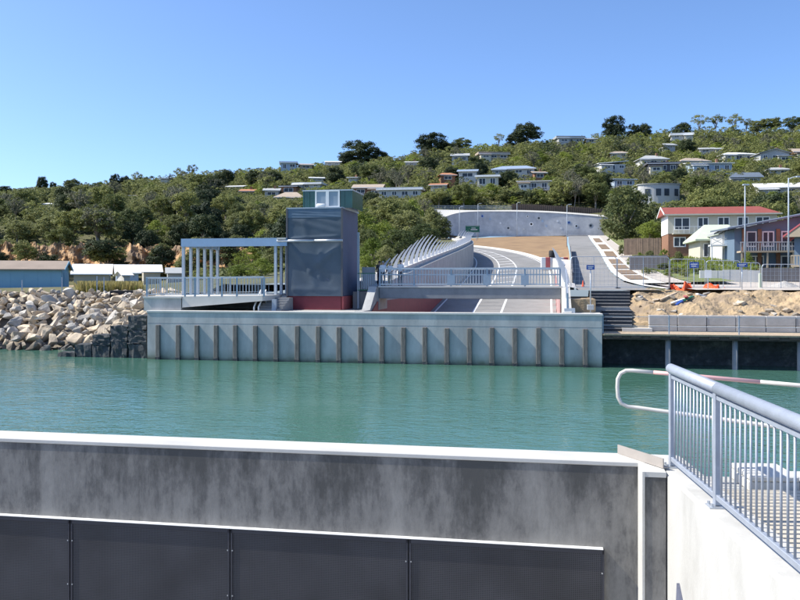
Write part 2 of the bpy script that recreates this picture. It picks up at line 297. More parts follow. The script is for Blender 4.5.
def m_stained():                                  # damp, streaked old concrete
    m = bpy.data.materials.new('concrete_stained'); m.use_nodes = True; t = m.node_tree; b = t.nodes['Principled BSDF']; b.inputs['Roughness'].default_value = 0.85
    geo = t.nodes.new('ShaderNodeNewGeometry')
    def noise(scale, st, det=7, ro=0.62, dist=0.0):
        mp = t.nodes.new('ShaderNodeMapping'); mp.inputs['Scale'].default_value = st; t.links.new(geo.outputs['Position'], mp.inputs[0])
        n = t.nodes.new('ShaderNodeTexNoise'); n.inputs['Scale'].default_value = scale; n.inputs['Detail'].default_value = det; n.inputs['Roughness'].default_value = ro; n.inputs['Distortion'].default_value = dist
        t.links.new(mp.outputs[0], n.inputs['Vector']); return n.outputs[0]
    a = noise(1.0, (2.6, 2.6, 1.0), 12, 0.72, 0.15); c = noise(0.8, (1, 1, 0.9), 10, 0.68, 0.1); d = noise(11.0, (1, 1, 0.6), 8, 0.7)
    sz = t.nodes.new('ShaderNodeSeparateXYZ'); t.links.new(geo.outputs['Position'], sz.inputs[0])
    def mth(op, x, y):
        n = t.nodes.new('ShaderNodeMath'); n.operation = op
        for k, q_ in enumerate((x, y)):
            if isinstance(q_, (int, float)): n.inputs[k].default_value = q_
            else: t.links.new(q_, n.inputs[k])
        return n.outputs[0]
    e1 = noise(1.0, (9, 9, 1.1), 10, 0.7)
    mixd = mth('ADD', mth('ADD', mth('MULTIPLY', a, .42), mth('MULTIPLY', c, .34)), mth('ADD', mth('MULTIPLY', d, .12), mth('MULTIPLY', e1, .16)))
    up = mth('MULTIPLY', mth('SUBTRACT', sz.outputs[2], 2.55), -.07)          # damp creeps down from the top edge
    q = t.nodes.new('ShaderNodeMath'); q.operation = 'ADD'; t.links.new(mixd, q.inputs[0]); t.links.new(up, q.inputs[1])
    r = t.nodes.new('ShaderNodeValToRGB'); r.color_ramp.elements[0].position = 0.44; r.color_ramp.elements[0].color = (0.078, 0.077, 0.073, 1)
    r.color_ramp.elements[1].position = 0.63; r.color_ramp.elements[1].color = (0.27, 0.26, 0.24, 1)
    e = r.color_ramp.elements.new(0.50); e.color = (0.135, 0.131, 0.124, 1); e = r.color_ramp.elements.new(0.535); e.color = (0.19, 0.183, 0.17, 1)
    sx = t.nodes.new('ShaderNodeSeparateXYZ'); tc = t.nodes.new('ShaderNodeTexCoord'); t.links.new(tc.outputs['Object'], sx.inputs[0]); last = q.outputs[0]
    for x0, wd, am in BANDS:                      # pale lime runs at the formwork joints
        ad = t.nodes.new('ShaderNodeMath'); ad.operation = 'ADD'; ad.inputs[1].default_value = -x0; t.links.new(sx.outputs[0], ad.inputs[0])
        ab = t.nodes.new('ShaderNodeMath'); ab.operation = 'ABSOLUTE'; t.links.new(ad.outputs[0], ab.inputs[0])
        mr = t.nodes.new('ShaderNodeMapRange'); mr.interpolation_type = 'SMOOTHSTEP'; mr.inputs[1].default_value = wd; mr.inputs[2].default_value = wd * .4; mr.inputs[3].default_value = 0; mr.inputs[4].default_value = am; t.links.new(ab.outputs[0], mr.inputs[0])
        su = t.nodes.new('ShaderNodeMath'); su.operation = 'ADD'; t.links.new(last, su.inputs[0]); t.links.new(mr.outputs[0], su.inputs[1]); last = su.outputs[0]
    t.links.new(last, r.inputs[0])
    t.links.new(r.outputs[0], b.inputs['Base Color'])
    bp = t.nodes.new('ShaderNodeBump'); bp.inputs['Strength'].default_value = 0.35; bp.inputs['Distance'].default_value = 0.01; t.links.new(d, bp.inputs['Height']); t.links.new(bp.outputs[0], b.inputs['Normal'])
    MATS['concrete_stained'] = m
m_stained()
def m_perf():                                     # perforated dark steel sheet: staggered small round holes
    m = bpy.data.materials.new('perforated'); m.use_nodes = True; t = m.node_tree; b = t.nodes['Principled BSDF']; b.inputs['Roughness'].default_value = 0.5; b.inputs['Metallic'].default_value = 0.2
    tc = t.nodes.new('ShaderNodeTexCoord'); sp = t.nodes.new('ShaderNodeSeparateXYZ'); t.links.new(tc.outputs['Object'], sp.inputs[0])
    P = 0.021
    def mth(op, a, bb=None):
        n = t.nodes.new('ShaderNodeMath'); n.operation = op
        for i, q in enumerate((a, bb)):
            if q is None: continue
            if isinstance(q, (int, float)): n.inputs[i].default_value = q
            else: t.links.new(q, n.inputs[i])
        return n.outputs[0]
    k = 2 * math.pi / P
    ca = mth('COSINE', mth('MULTIPLY', mth('ADD', sp.outputs[0], sp.outputs[2]), k / 2)); cb = mth('COSINE', mth('MULTIPLY', mth('SUBTRACT', sp.outputs[0], sp.outputs[2]), k / 2))
    h = mth('GREATER_THAN', mth('MULTIPLY', ca, cb), 0.35)
    mx = t.nodes.new('ShaderNodeMix'); mx.data_type = 'RGBA'; mx.inputs[6].default_value = (0.060, 0.060, 0.068, 1); mx.inputs[7].default_value = (0.006, 0.006, 0.007, 1)
    t.links.new(h, mx.inputs[0])
    n = t.nodes.new('ShaderNodeTexNoise'); n.inputs['Scale'].default_value = 1.4; n.inputs['Detail'].default_value = 6; t.links.new(tc.outputs['Object'], n.inputs['Vector'])
    mr = t.nodes.new('ShaderNodeMapRange'); mr.inputs[1].default_value = 0.3; mr.inputs[2].default_value = 0.7; mr.inputs[3].default_value = 0.7; mr.inputs[4].default_value = 1.25; t.links.new(n.outputs[0], mr.inputs[0])
    m2 = t.nodes.new('ShaderNodeMix'); m2.data_type = 'RGBA'; m2.blend_type = 'MULTIPLY'; m2.inputs[0].default_value = 1; t.links.new(mx.outputs[2], m2.inputs[6]); t.links.new(mr.outputs[0], m2.inputs[7])
    t.links.new(m2.outputs[2], b.inputs['Base Color']); MATS['perforated'] = m
m_perf()
mat('deck_pale', (0.52, 0.47, 0.38), 0.85, 0.12, 3, 0.2, 15); mat('angle_steel', (0.40, 0.36, 0.32), 0.6, 0.12, 4, metal=0.3)
mat('panel_frame', (0.05, 0.05, 0.06), 0.5, 0.15, 2, metal=0.2)
# ------------------------------------------------------------------ roads: centre lines
def catmull(P, n=10):
    out = []; Q = [P[0] * 2 - P[1]] + P + [P[-1] * 2 - P[-2]]
    for i in range(1, len(Q) - 2):
        for k in range(n):
            x = k / n; a, b, c, d = Q[i - 1], Q[i], Q[i + 1], Q[i + 2]
            out.append(0.5 * ((2 * b) + (c - a) * x + (2 * a - 5 * b + 4 * c - d) * x * x + (3 * b - a - 3 * c + d) * x ** 3))
    out.append(P[-1]); return out
SC0 = 8.56                                        # trench centre line on the wall axis
def zmain(y): return 3.0 + 0.104 * (y - 90) if y < 190 else 13.4 + 0.05 * (y - 190)
mc = [W(SC0, 0.6).xy, W(SC0, 22).xy, W(SC0, 44).xy, W(SC0, 65).xy, Vector((17.9, 133)), Vector((18.6, 150)), Vector((17, 166)), Vector((12.5, 181)), Vector((5, 193)), Vector((-6, 202)), Vector((-25, 208)), Vector((-55, 211)), Vector((-95, 212))]
MC = catmull(mc, 10)
def lerp(a, b, x): return a + (b - a) * max(0, min(1, x))
MAIN = []                                         # (left, right, centre, z, halfwidth)
acc = 0
for i, p in enumerate(MC):
    d = (MC[min(i + 1, len(MC) - 1)] - MC[max(i - 1, 0)]).normalized(); nr = Vector((d.y, -d.x))
    if i: acc += (p - MC[i - 1]).length
    hw = lerp(6.25, 4.6, (acc - 75) / 60); z = zmain(p.y) if p.y < 190 else 13.4 + 0.045 * (acc - 150)
    MAIN.append((p - nr * hw, p + nr * hw, p, z, hw, nr, acc))
def zside(y): return float(np.interp(y, [40, 58, 70, 85, 100, 120, 150, 190, 228, 240], [4.4, 4.5, 5.0, 5.75, 6.6, 7.8, 10.3, 13.8, 17.3, 18.0]))
SIDE_Y = [57.5, 62, 70, 78, 85, 92, 100, 110, 120, 135, 150, 170, 190, 210, 228]
def side_l(y): return float(np.interp(y, [57, 64, 90, 120, 147, 190, 228], [12.3, 13.6, 19.0, 25.2, 30.7, 39.0, 46.8]))
def side_r(y): return float(np.interp(y, [57, 64, 74, 90, 120, 147, 190, 228], [18.4, 18.2, 19.8, 23.1, 29.9, 35.8, 44.5, 52.2]))
def coping_l(y): return 4.72 + (y - 56) * 0.082
# ------------------------------------------------------------------ terrain heights from levelled points (u, v, distance)
CP = [(0,288,75),(0,283,140),(0,243,160),(0,222,230),(0,203,330),(0,200,385),(100,287,90),(100,282,145),(100,243,160),(100,218,230),(100,198,330),(100,193,390),
 (200,284,75),(200,279,130),(200,247,163),(200,221,230),(200,197,310),(200,184,395),(280,284,70),(280,269,120),(280,243,165),(280,208,270),(280,187,350),(280,174,415),
 (360,283,66),(360,270,95),(360,245,150),(360,205,272),(360,184,350),(360,168,430),(430,226,205),(430,208.5,250),(430,192,300),(430,170,370),(430,158,430),
 (520,210,246),(520,193,284),(520,177,326),(520,156,400),(520,148,440),(600,216,240),(600,190,292),(600,163,362),(600,145,430),
 (680,254,124),(680,236,165),(680,203,246),(680,170,328),(680,149,400),(680,140,445),(760,260,105),(760,242,145),(760,198,242),(760,168,322),(760,144,410),(760,137,450),
 (860,260,105),(860,198,242),(860,144,410),(860,137,450),(1000,270,90),(1000,205,240),(1000,152,400),(585,289,60),(600,262,120),(585,242,190),(582,235.5,228),
 (655,284,70),(645,264,120),(628,247,180),(700,290,60),(800,290,60),(950,291,55),(-200,290,90),(-200,283,150),(-200,246,172),(-200,206,380),(-200,215,300),
 (-350,285,150),(-350,212,380),(470,238,212),(437,236,195)]
CP += [(u, 236, 640) for u in (-300, -100, 100, 300)] + [(u, 222, 640) for u in (500, 700, 900)] + [(u, 232, 620) for u in (1200,)] + [(120, 283, 58), (330, 284, 60)]
cpx = np.array([(Xu(u, Y), Y, Zv(v, Y)) for u, v, Y in CP])
def tps_k(r2): return 0.5 * r2 * np.log(np.maximum(r2, 1e-9))
n_ = len(cpx); A = np.zeros((n_ + 3, n_ + 3)); sc_ = 100.0
qx = cpx[:, :2] / sc_; d2 = ((qx[:, None] - qx[None]) ** 2).sum(-1)
A[:n_, :n_] = tps_k(d2) + np.eye(n_) * 1e-3; A[:n_, n_] = 1; A[:n_, n_ + 1:] = qx; A[n_, :n_] = 1; A[n_ + 1:, :n_] = qx.T
sol = np.linalg.solve(A, np.concatenate([cpx[:, 2], np.zeros(3)]))
MAINA = np.array([(m[2].x, m[2].y, m[3], m[4]) for m in MAIN])
def Tz(x, y):
    x = np.atleast_1d(np.asarray(x, float)); y = np.atleast_1d(np.asarray(y, float)); q = np.stack([x, y], 1) / sc_; z = np.empty(len(x))
    for i in range(0, len(x), 4000):
        p = q[i:i + 4000]; z[i:i + 4000] = tps_k(((p[:, None] - qx[None]) ** 2).sum(-1)) @ sol[:n_] + sol[n_] + p @ sol[n_ + 1:]
    z = np.maximum(z, 3.2)
    z += 0.5 * np.sin(x * 0.11 + 1) * np.sin(y * 0.09) * np.clip((y - 110) / 60, 0, 1)
    dm = np.sqrt((x[:, None] - MAINA[None, :, 0]) ** 2 + (y[:, None] - MAINA[None, :, 1]) ** 2); k = dm.argmin(1); dn = dm[np.arange(len(x)), k]
    ed = dn - MAINA[k, 3]
    tgt = np.where(y < 172, 4.72 + (y - 56) * 0.082 - 0.25, MAINA[k, 2] - 0.2)
    wgt = np.clip(1 - (ed - 3.0) / 9.0, 0, 1); z = z * (1 - wgt) + tgt * wgt
    sl_ = np.interp(y, SIDE_Y, [side_l(q) for q in SIDE_Y]); sr_ = np.interp(y, SIDE_Y, [side_r(q) for q in SIDE_Y]); zs_ = np.interp(y, SIDE_Y, [zside(q) for q in SIDE_Y])
    out = np.maximum(np.maximum(sl_ - 4 - x, x - sr_ - 7), 0); w2 = np.clip(1 - out / 9, 0, 1) * np.clip((236 - y) / 6, 0, 1) * (y > 56); z = z * (1 - w2) + (zs_ - 0.22) * w2
    # shoreline on the left, boardwalk edge on the right
    yw = np.where(x < -23.5, 62.0, np.where(x > -20, 57.0, 57 + (-20 - x) / 3.5 * 5))
    bank = np.clip((y - yw) / 8.0, -0.4, 1) * 4.1
    z = np.where((x < -16.3) & (y < 74), np.minimum(z, np.maximum(bank, -2)), z)
    s = -(x - P0.x) * 0.9841 + (y - P0.y) * 0.1776; t = (x - P0.x) * 0.1776 + (y - P0.y) * 0.9841
    z = np.where((s < 29) & (t < 1.2), -2.0, z)
    z = np.where((s >= 29) & (y < 56), -2.0, z)
    return z
def T1(x, y): return float(Tz([x], [y])[0])
def axis(a, b, c, d, step, gr):
    mid = list(np.arange(b, c + 1e-6, step)); lo = []; v = b; st = step
    while v > a: st *= gr; v -= st; lo.append(v)
    hi = []; v = mid[-1]; st = step
    while v < d: st *= gr; v += st; hi.append(v)
    return np.array(lo[::-1] + mid + hi)
xs = axis(-520, -75, 95, 620, 1.7, 1.06); ys = axis(50, 50, 245, 680, 1.7, 1.05)
GX, GY = np.meshgrid(xs, ys); GZ = Tz(GX.ravel(), GY.ravel()).reshape(GX.shape)
nx, ny = len(xs), len(ys); idx = np.arange(nx * ny).reshape(ny, nx)
fq = np.stack([idx[:-1, :-1], idx[:-1, 1:], idx[1:, 1:], idx[1:, :-1]], -1).reshape(-1, 4)
cx = GX.ravel()[fq].mean(1); cy = GY.ravel()[fq].mean(1)
dm = np.sqrt((cx[:, None] - MAINA[None, :, 0]) ** 2 + (cy[:, None] - MAINA[None, :, 1]) ** 2); kk = dm.argmin(1); ed = dm[np.arange(len(cx)), kk] - MAINA[kk, 3]
def ss0(x, y): return -(x - P0.x) * 0.9841 + (y - P0.y) * 0.1776
def tt0(x, y): return (x - P0.x) * 0.1776 + (y - P0.y) * 0.9841
drop = ed < 1.2
sl = np.interp(cy, SIDE_Y, [side_l(y) for y in SIDE_Y]); sr = np.interp(cy, SIDE_Y, [side_r(y) for y in SIDE_Y])
drop |= (cy > 52) & (cy < 229) & (cx > sl - 2.5) & (cx < sr + 0.6)
ml = np.interp(cy, MAINA[:81, 1], MAINA[:81, 0])
drop |= (cy > 52) & (cy < 226) & (cx > np.where(cy < 196, ml, 14)) & (cx < sl)
ss = -(cx - P0.x) * 0.9841 + (cy - P0.y) * 0.1776; tt = (cx - P0.x) * 0.1776 + (cy - P0.y) * 0.9841
drop |= (cx < -15) & (cx > -70) & (cy < 72)
drop |= (ss0(cx, cy) < 0.5) & (tt0(cx, cy) < 12.5)
drop |= (cy > 196) & (cy < 240.5) & (cx > 8) & (cx < 58) & (cy > 203 - (cx - 10) * 0.2)
drop |= (ss < 31.5) & (tt < 1.0)
drop |= (ss < 29.3) & (ss > -0.5) & (tt < 11.0)                    # quay slabs stand here
fq = fq[~drop]
me = bpy.data.meshes.new('terrain'); me.from_pydata(np.stack([GX.ravel(), GY.ravel(), GZ.ravel()], 1).tolist(), [], fq.tolist())
me.materials.append(MATS['scrub_ground']); me.polygons.foreach_set('use_smooth', [True] * len(me.polygons)); me.update()
tag(link('hill_terrain', me), kind='structure')
# seabed and water
b = MB(); b.quad((-400, -40, -6.5), (400, -40, -6.5), (400, 70, -6.5), (-400, 70, -6.5)); b.solo('seabed', 'rock_bed', kind='structure')
b = MB()
wl = [W(80, -40.3, 0), W(-60, -40.3, 0), W(-60, 2.6, 0), W(0, 2.6, 0), W(0, 0.2, 0), W(29.2, 0.2, 0), W(29.2, 3, 0), (-16.5, 66, 0), (-300, 70, 0), (-300, 40, 0)]
b.quad(*wl); b.solo('canal_water', 'water', kind='structure')
# ------------------------------------------------------------------ roads and paths
def lane(rows_l, rows_r, name, m, dz=0.0, kind='structure'):
    b = MB(); b.grid([[Vector((l[0], l[1], l[2] + dz)), Vector((r[0], r[1], r[2] + dz))] for l, r in zip(rows_l, rows_r)]); return b.solo(name, m, kind=kind)
rl = [(m[0].x, m[0].y, m[3]) for m in MAIN]; rr = [(m[1].x, m[1].y, m[3]) for m in MAIN]
lane(rl, rr, 'main_road', 'asphalt')
def offs(fr, dz=0.012, i0=0, i1=None): return [(m[2].x + m[5].x * m[4] * fr, m[2].y + m[5].y * m[4] * fr, m[3] + dz) for m in MAIN[i0:i1]]
mk = thing('road_marking', (18, 140, 8), 'white lines and hatched median painted on the curved main road', 'road marking')
for f0, f1 in ((-0.32, -0.285), (0.12, 0.155), (0.9, 0.93), (-0.93, -0.9)):
    b = MB(); A_, B_ = offs(f0), offs(f1); b.grid([[Vector(p), Vector(q)] for p, q in zip(A_, B_)]); b.part('painted_line', 'white_paint', mk)
for i in range(20, 66, 3):
    b = MB(); p, q = MAIN[i], MAIN[i + 1]
    def pt(m, f): return Vector((m[2].x + m[5].x * m[4] * f, m[2].y + m[5].y * m[4] * f, m[3] + 0.016))
    dvec = (q[2] - p[2]).normalized() * 0.55
    a, c = pt(p, -0.285), pt(q, 0.12)
    b.quad(a, c, c + Vector((dvec.x, dvec.y, 0.05)), a + Vector((dvec.x, dvec.y, 0.05))); b.part('hatch_stripe', 'white_paint', mk)
# trench walls of the underpass
tw = thing('trench_wall', W(SC0 + 6.5, 2, 0), 'curved concrete side wall of the underpass ramp with red base, left of road', 'wall')
b = MB(); r0, r1, r2 = [], [], []
LI = [i for i, m in enumerate(MAIN) if m[0].y < 178]
LTOP = []
rows = []
for i in LI:
    m = MAIN[i]; zt = min(coping_l(m[0].y), m[3] + 9); inn = m[0] - m[5] * 0.0; out = m[0] - m[5] * 0.55
    zt = 3.24 if (m[2] - P0).dot(DD) < 4.6 else zt
    fade = lerp(1, 0.25, (m[6] - 112) / 22); zt = m[3] + (zt - m[3]) * fade
    rows.append([Vector((inn.x, inn.y, m[3] - 0.6)), Vector((inn.x, inn.y, zt)), Vector((out.x, out.y, zt + 0.02)), Vector((out.x, out.y, m[3] - 0.6))]); LTOP.append((inn, out, zt, m))
b.grid(rows); b.quad(*rows[0]); b.part('wall_face', 'concrete', tw)
b = MB(); b.grid([[Vector((r_[0].x + MAIN[i][5].x * 0.05, r_[0].y + MAIN[i][5].y * 0.05, MAIN[i][3])), Vector((r_[0].x + MAIN[i][5].x * 0.05, r_[0].y + MAIN[i][5].y * 0.05, max(MAIN[i][3] + .01, min(MAIN[i][3] + 4.4, 3.75, r_[1].z - 0.2))))] for i, r_ in zip(LI[:32], rows[:32])])
b.part('red_panel', 'red_paint', tw)  # same red as the opposite wall, its shade put into a darker tone
# white apron and verge beside the left wall, where the fins stand
b = MB(); b.grid([[Vector((o.x, o.y, zt + 0.03)), Vector((o.x - m[5].x * 2.3, o.y - m[5].y * 2.3, zt + 0.03)), Vector((o.x - m[5].x * 2.3, o.y - m[5].y * 2.3, zt - 2.0))] for (i_, o, zt, m) in LTOP[4:]])
b.solo('apron_path', 'concrete_pale', kind='structure')
twr = thing('trench_wall', W(SC0 - 6.5, 2, 0), 'concrete side wall of the underpass ramp with red panels in a sunlit tone, right of road', 'wall')
RI = [i for i, m in enumerate(MAIN) if m[1].y < 124]
b = MB(); rows = []; RTOP = []
for i in RI:
    m = MAIN[i]; y = m[1].y; zt = max(zside(y) + 0.35, m[3] + 0.4) if y > 58 else 4.85; inn = m[1]; out = m[1] + m[5] * 0.55
    if (m[2] - P0).dot(DD) < 5.2: zt = 3.26 + max(0, (m[2] - P0).dot(DD) - 0.6) * 0.34
    rows.append([Vector((inn.x, inn.y, m[3] - 0.6)), Vector((inn.x, inn.y, zt)), Vector((out.x, out.y, zt + 0.02)), Vector((out.x, out.y, m[3] - 0.6))]); RTOP.append((inn, out, zt, m))
b.grid(rows); b.quad(*rows[0]); b.quad(*rows[-1]); b.part('wall_face', 'concrete_white', twr)
for i in range(2, 24, 2):
    b = MB(); b.grid([[Vector((r_[0].x - MAIN[j][5].x * 0.05, r_[0].y - MAIN[j][5].y * 0.05, MAIN[j][3])), Vector((r_[0].x - MAIN[j][5].x * 0.05, r_[0].y - MAIN[j][5].y * 0.05, min(MAIN[j][3] + 4.2, r_[1].z - 0.5)))] for j, r_ in zip(RI[i:i + 2], rows[i:i + 2])])
    b.part('red_panel', 'red_pale', twr)  # sunlight on these red panels put into a paler red
# verge between the right wall and the side road
b = MB(); b.grid([[Vector((o.x, o.y, zt - 0.06)), Vector((side_l(o.y) + 0.05, o.y, zside(o.y) + 0.1))] for (i_, o, zt, m) in RTOP if o.y > 56]); b.solo('verge', 'concrete_pale', kind='structure')
# kerb of the main road and the earth bank beyond it
KI = [i for i, m in enumerate(MAIN) if m[1].y > 112 and i < 112]
b = MB(); b.grid([[Vector((m[1].x, m[1].y, m[3] - 0.1)), Vector((m[1].x, m[1].y, m[3] + 0.16)), Vector((m[1].x + m[5].x * 0.75, m[1].y + m[5].y * 0.75, m[3] + 0.3)), Vector((m[1].x + m[5].x * 0.75, m[1].y + m[5].y * 0.75, m[3] - 0.3))] for m in (MAIN[i] for i in KI)])
b.solo('kerb', 'kerb', kind='structure')
rows = []
STR = [Vector((x, y)) for x, y in ((46.4, 226.5), (40, 227.3), (33, 226.5), (26, 224), (19.5, 219.5), (13, 213.5), (6, 210.5))]   # foot road along the retaining wall, near edge
def zstrip(x): return float(np.interp(x, [6, 13, 20, 30, 46], [15.4, 15.7, 16.3, 17.0, 17.3]))
top = [Vector((side_l(y) - 0.35, y, zside(y) - 0.02)) for y in (118, 128, 138, 150, 165, 180, 195, 208, 218, 226)] + [Vector((p.x, p.y, zstrip(p.x) - 0.02)) for p in STR[1:-1]]
kerb_pts = [MAIN[i] for i in KI if MAIN[i][1].x > 11]
N = 34
def samp(P, k, n):
    L = [0.0]
    for a, c in zip(P, P[1:]): L.append(L[-1] + (c - a).length)
    d = L[-1] * k / (n - 1); j = min(max([q for q in range(len(L)) if L[q] <= d]), len(P) - 2); f = (d - L[j]) / max(1e-6, L[j + 1] - L[j]); return P[j].lerp(P[j + 1], f)
kp = [Vector((m[1].x + m[5].x * 0.7, m[1].y + m[5].y * 0.7, m[3] + 0.22)) for m in kerb_pts]
for k in range(N):
    a, c = samp(kp, k, N), samp(top, k, N); row = []
    for j in range(9):
        p = a.lerp(c, j / 8); 
        if 0 < j < 8: p.z += random.uniform(-.12, .12)
        row.append(p)
    rows.append(row)
b = MB(); b.grid(rows); b.solo('earth_bank', 'earth', kind='structure', smooth=True)
# side road going up the hill, its kerb, planting strip and footpath
lane([(side_l(y), y, zside(y)) for y in SIDE_Y], [(side_r(y), y, zside(y)) for y in SIDE_Y], 'side_road', 'asphalt', 0.03)
lane([(side_r(y), y, zside(y) + 0.16) for y in SIDE_Y], [(side_r(y) + 0.55, y, zside(y) + 0.17) for y in SIDE_Y], 'kerb', 'kerb')
SYF = list(np.linspace(66, 226, 60))
lane([(side_r(y) + 0.5, y, zside(y) + 0.13) for y in SYF], [(side_r(y) + 8.0, y, zside(y) + 0.2) for y in SYF], 'verge', 'kerb')
for y0, y1 in ((72, 80), (82.5, 92), (95, 106), (110, 124), (130, 148), (156, 176), (186, 208)):
    b = MB(); b.grid([[Vector((side_r(y) + a_, y, zside(y) + 0.19)) for a_ in (0.7, 1.2, 1.8, 2.4)] for y in np.linspace(y0, y1, 6)]); b.solo('planting_bed', 'mulch', kind='structure')
lane([(side_r(y) + 2.9, y, zside(y) + 0.185) for y in SYF], [(side_r(y) + 4.8, y, zside(y) + 0.185) for y in SYF], 'footpath', 'paving')
lane([(side_r(y) + 4.9, y, zside(y) + 0.24) for y in SYF], [(side_r(y) + (8.5 if y < 185 else 13), y, zside(y) + 0.3) for y in SYF], 'verge', 'grass')
lane([(p.x, p.y, zstrip(p.x) + 0.02) for p in STR], [(p.x + 1.6, p.y + 13, zstrip(p.x) + 0.5) for p in STR], 'side_road', 'concrete_pale')
lane([(46.4, 226.4, 17.3), (52.4, 226.4, 17.3)], [(46.0, 236, 17.9), (57, 236, 17.9)], 'side_road', 'asphalt', 0.05)
# ------------------------------------------------------------------ far canal wall
cw = thing('canal_wall', W(14.6, 0.3, 0), 'long pale blue-grey concrete canal wall with timber fender piles across the water', 'wall', WR)
b = MB(); b.wbox(0, 29.3, 0, 0.55, -5, 3.08); b.part('wall_face', 'concrete_canal', cw)
b = MB(); b.wbox(-0.05, 29.35, -0.04, 0.65, 3.083, 3.22); b.part('coping', 'concrete_white', cw, bevel=0.02)
us = [158, 178, 197, 216, 235.5, 255.5, 276, 297, 318, 339, 360.5, 382, 403.5, 425, 447, 469.5, 492, 515, 538.5, 562, 585.5]
for u in us:
    s = S(u, -0.1); zt = 2.30 + random.uniform(-.05, .05); tl = random.uniform(-.02, .02); b = MB()
    b.hexa([W(s + .14, -.17, -4), W(s - .14, -.17, -4), W(s - .14, 0, -4), W(s + .14, 0, -4), W(s + .14 + tl, -.17, zt), W(s - .14 + tl, -.17, zt), W(s - .14 + tl, 0, zt), W(s + .14 + tl, 0, zt)])
    p = b.part('fender_pile', 'timber_old', cw, bevel=0.02)
    b = MB(); b.hexa([W(s + .15, -.19, -4), W(s - .15, -.19, -4), W(s - .15, 0, -4), W(s + .15, 0, -4), W(s + .15, -.19, .16), W(s - .15, -.19, .16), W(s - .15, 0, .22), W(s + .15, 0, .22)])
    b.part('weed_band', 'mussel', p, world=False) if False else link('weed_band', b.mesh('weed_band', 'mussel', lambda q: xf_inv(q, cw)), p)
for zj, in ((2.38,),):
    b = MB(); b.wbox(0.02, 29.28, -0.006, 0.0, zj, zj + 0.02); b.part('joint_line', 'concrete_dark', cw)
# quay slab behind the wall, beside the trench
b = MB(); b.wbox(SC0 + 6.8, 29.3, 0.56, 11.5, 2.2, 3.16); b.solo('quay_slab', 'concrete', kind='structure')
b = MB(); b.wbox(-0.05, SC0 - 6.85, 0.56, 3.2, 2.0, 3.16); b.solo('quay_slab', 'concrete_white', kind='structure')
b = MB(); b.wbox(0.2, SC0 - 6.85, 3.2, 12, 1.5, 4.0); b.solo('rough_ground', 'sand', kind='structure')
# ------------------------------------------------------------------ footbridge over the ramp
bt0, bt1 = 5.2, 8.2
bs0, bs1 = S(379, bt0), S(561, bt0)
fb = thing('footbridge', W(SC0, 6.7, 4.0), 'concrete footbridge with grey balustrades crossing above the underpass ramp', 'bridge', WR)
b = MB(); b.wbox(bs0, bs1, bt0, bt1, 3.95, 4.70); b.part('deck_beam', 'concrete_dark', fb, bevel=0.03)
b = MB(); b.wbox(bs0 + .05, bs1 - .05, bt0 - 0.06, bt1 + 0.06, 4.703, 4.82); b.part('deck_slab', 'concrete_pale', fb)
def balustrade(parent, pts, h=1.2, m='galv', step=0.16, posts=(), br=0.02, rail=0.055, mid=0.35, plinth=None):
    """rails, posts and thin balusters along a line of world points"""
    b = MB()
    for p, q in zip(pts, pts[1:]): b.bar(p + Vector((0, 0, h)), q + Vector((0, 0, h)), rail * 1.6, rail * 1.4)
    b.part('top_rail', m, parent)
    b = MB()
    for p, q in zip(pts, pts[1:]): b.bar(p + Vector((0, 0, .12)), q + Vector((0, 0, .12)), rail, rail)
    b.part('bottom_rail', m, parent)
    b = MB()
    for p, q in zip(pts, pts[1:]):
        n = max(2, int((q - p).length / step))
        for k in range(1, n):
            c = p.lerp(q, k / n); b.bar(c + Vector((0, 0, .12)), c + Vector((0, 0, h)), br, br)
    tag(b.part('balusters', m, parent), kind='stuff')
    for p in posts:
        b = MB(); b.bar(p, p + Vector((0, 0, h)), 0.11, 0.11); b.part('post', 'rail_blue', parent)
for t_, zz in ((bt0 + 0.08, 4.82), (bt1 - 0.08, 4.82)):
    A_, B_ = W(bs0, t_, zz), W(bs1, t_, zz)
    balustrade(fb, [A_, B_], 1.2, 'galv', 0.2, [W(S(u, t_), t_, zz) for u in (380, 414, 451, 487, 525, 560)], br=0.035, rail=0.075)
    b = MB(); b.bar(A_ + Vector((0, 0, .78)), B_ + Vector((0, 0, .78)), 0.05, 0.07); b.part('middle_rail', 'rail_blue', fb)
    for u in (451, 487, 525):
        q = W(S(u, t_), t_ - .04, zz); b = MB(); b.wbox(S(u, t_) + .26, S(u, t_) - .26, t_ - .1, t_ - .03, zz + .06, zz + .72); b.part('light_box', 'rail_blue', fb)
# sloping white wall and rail from the bridge down to the canal wall (right)
sr_ = SC0 - 6.25
tg = thing('stair_rail', W(sr_ - .5, 3, 3.2), 'sloping galvanised balustrade beside the white wall at the right bridge end', 'railing', WR)
balustrade(tg, [W(sr_ - .3, 0.9, 3.3), W(sr_ - .3, 5.3, 4.85)], 1.1, 'galv_rail', 0.16, [W(sr_ - .3, .9, 3.3), W(sr_ - .3, 3, 4.0), W(sr_ - .3, 5.2, 4.8)], br=0.025)
b = MB(); b.wbox(sr_ - .1, sr_ - .75, 0.7, 1.3, 3.22, 3.5); b.part('base_plate', 'galv', tg)
balustrade(tg, [Vector((r[1].x, r[1].y, r[2])) for r in RTOP[10:16]], 1.1, 'galv_rail', 0.4, [], br=0.03)
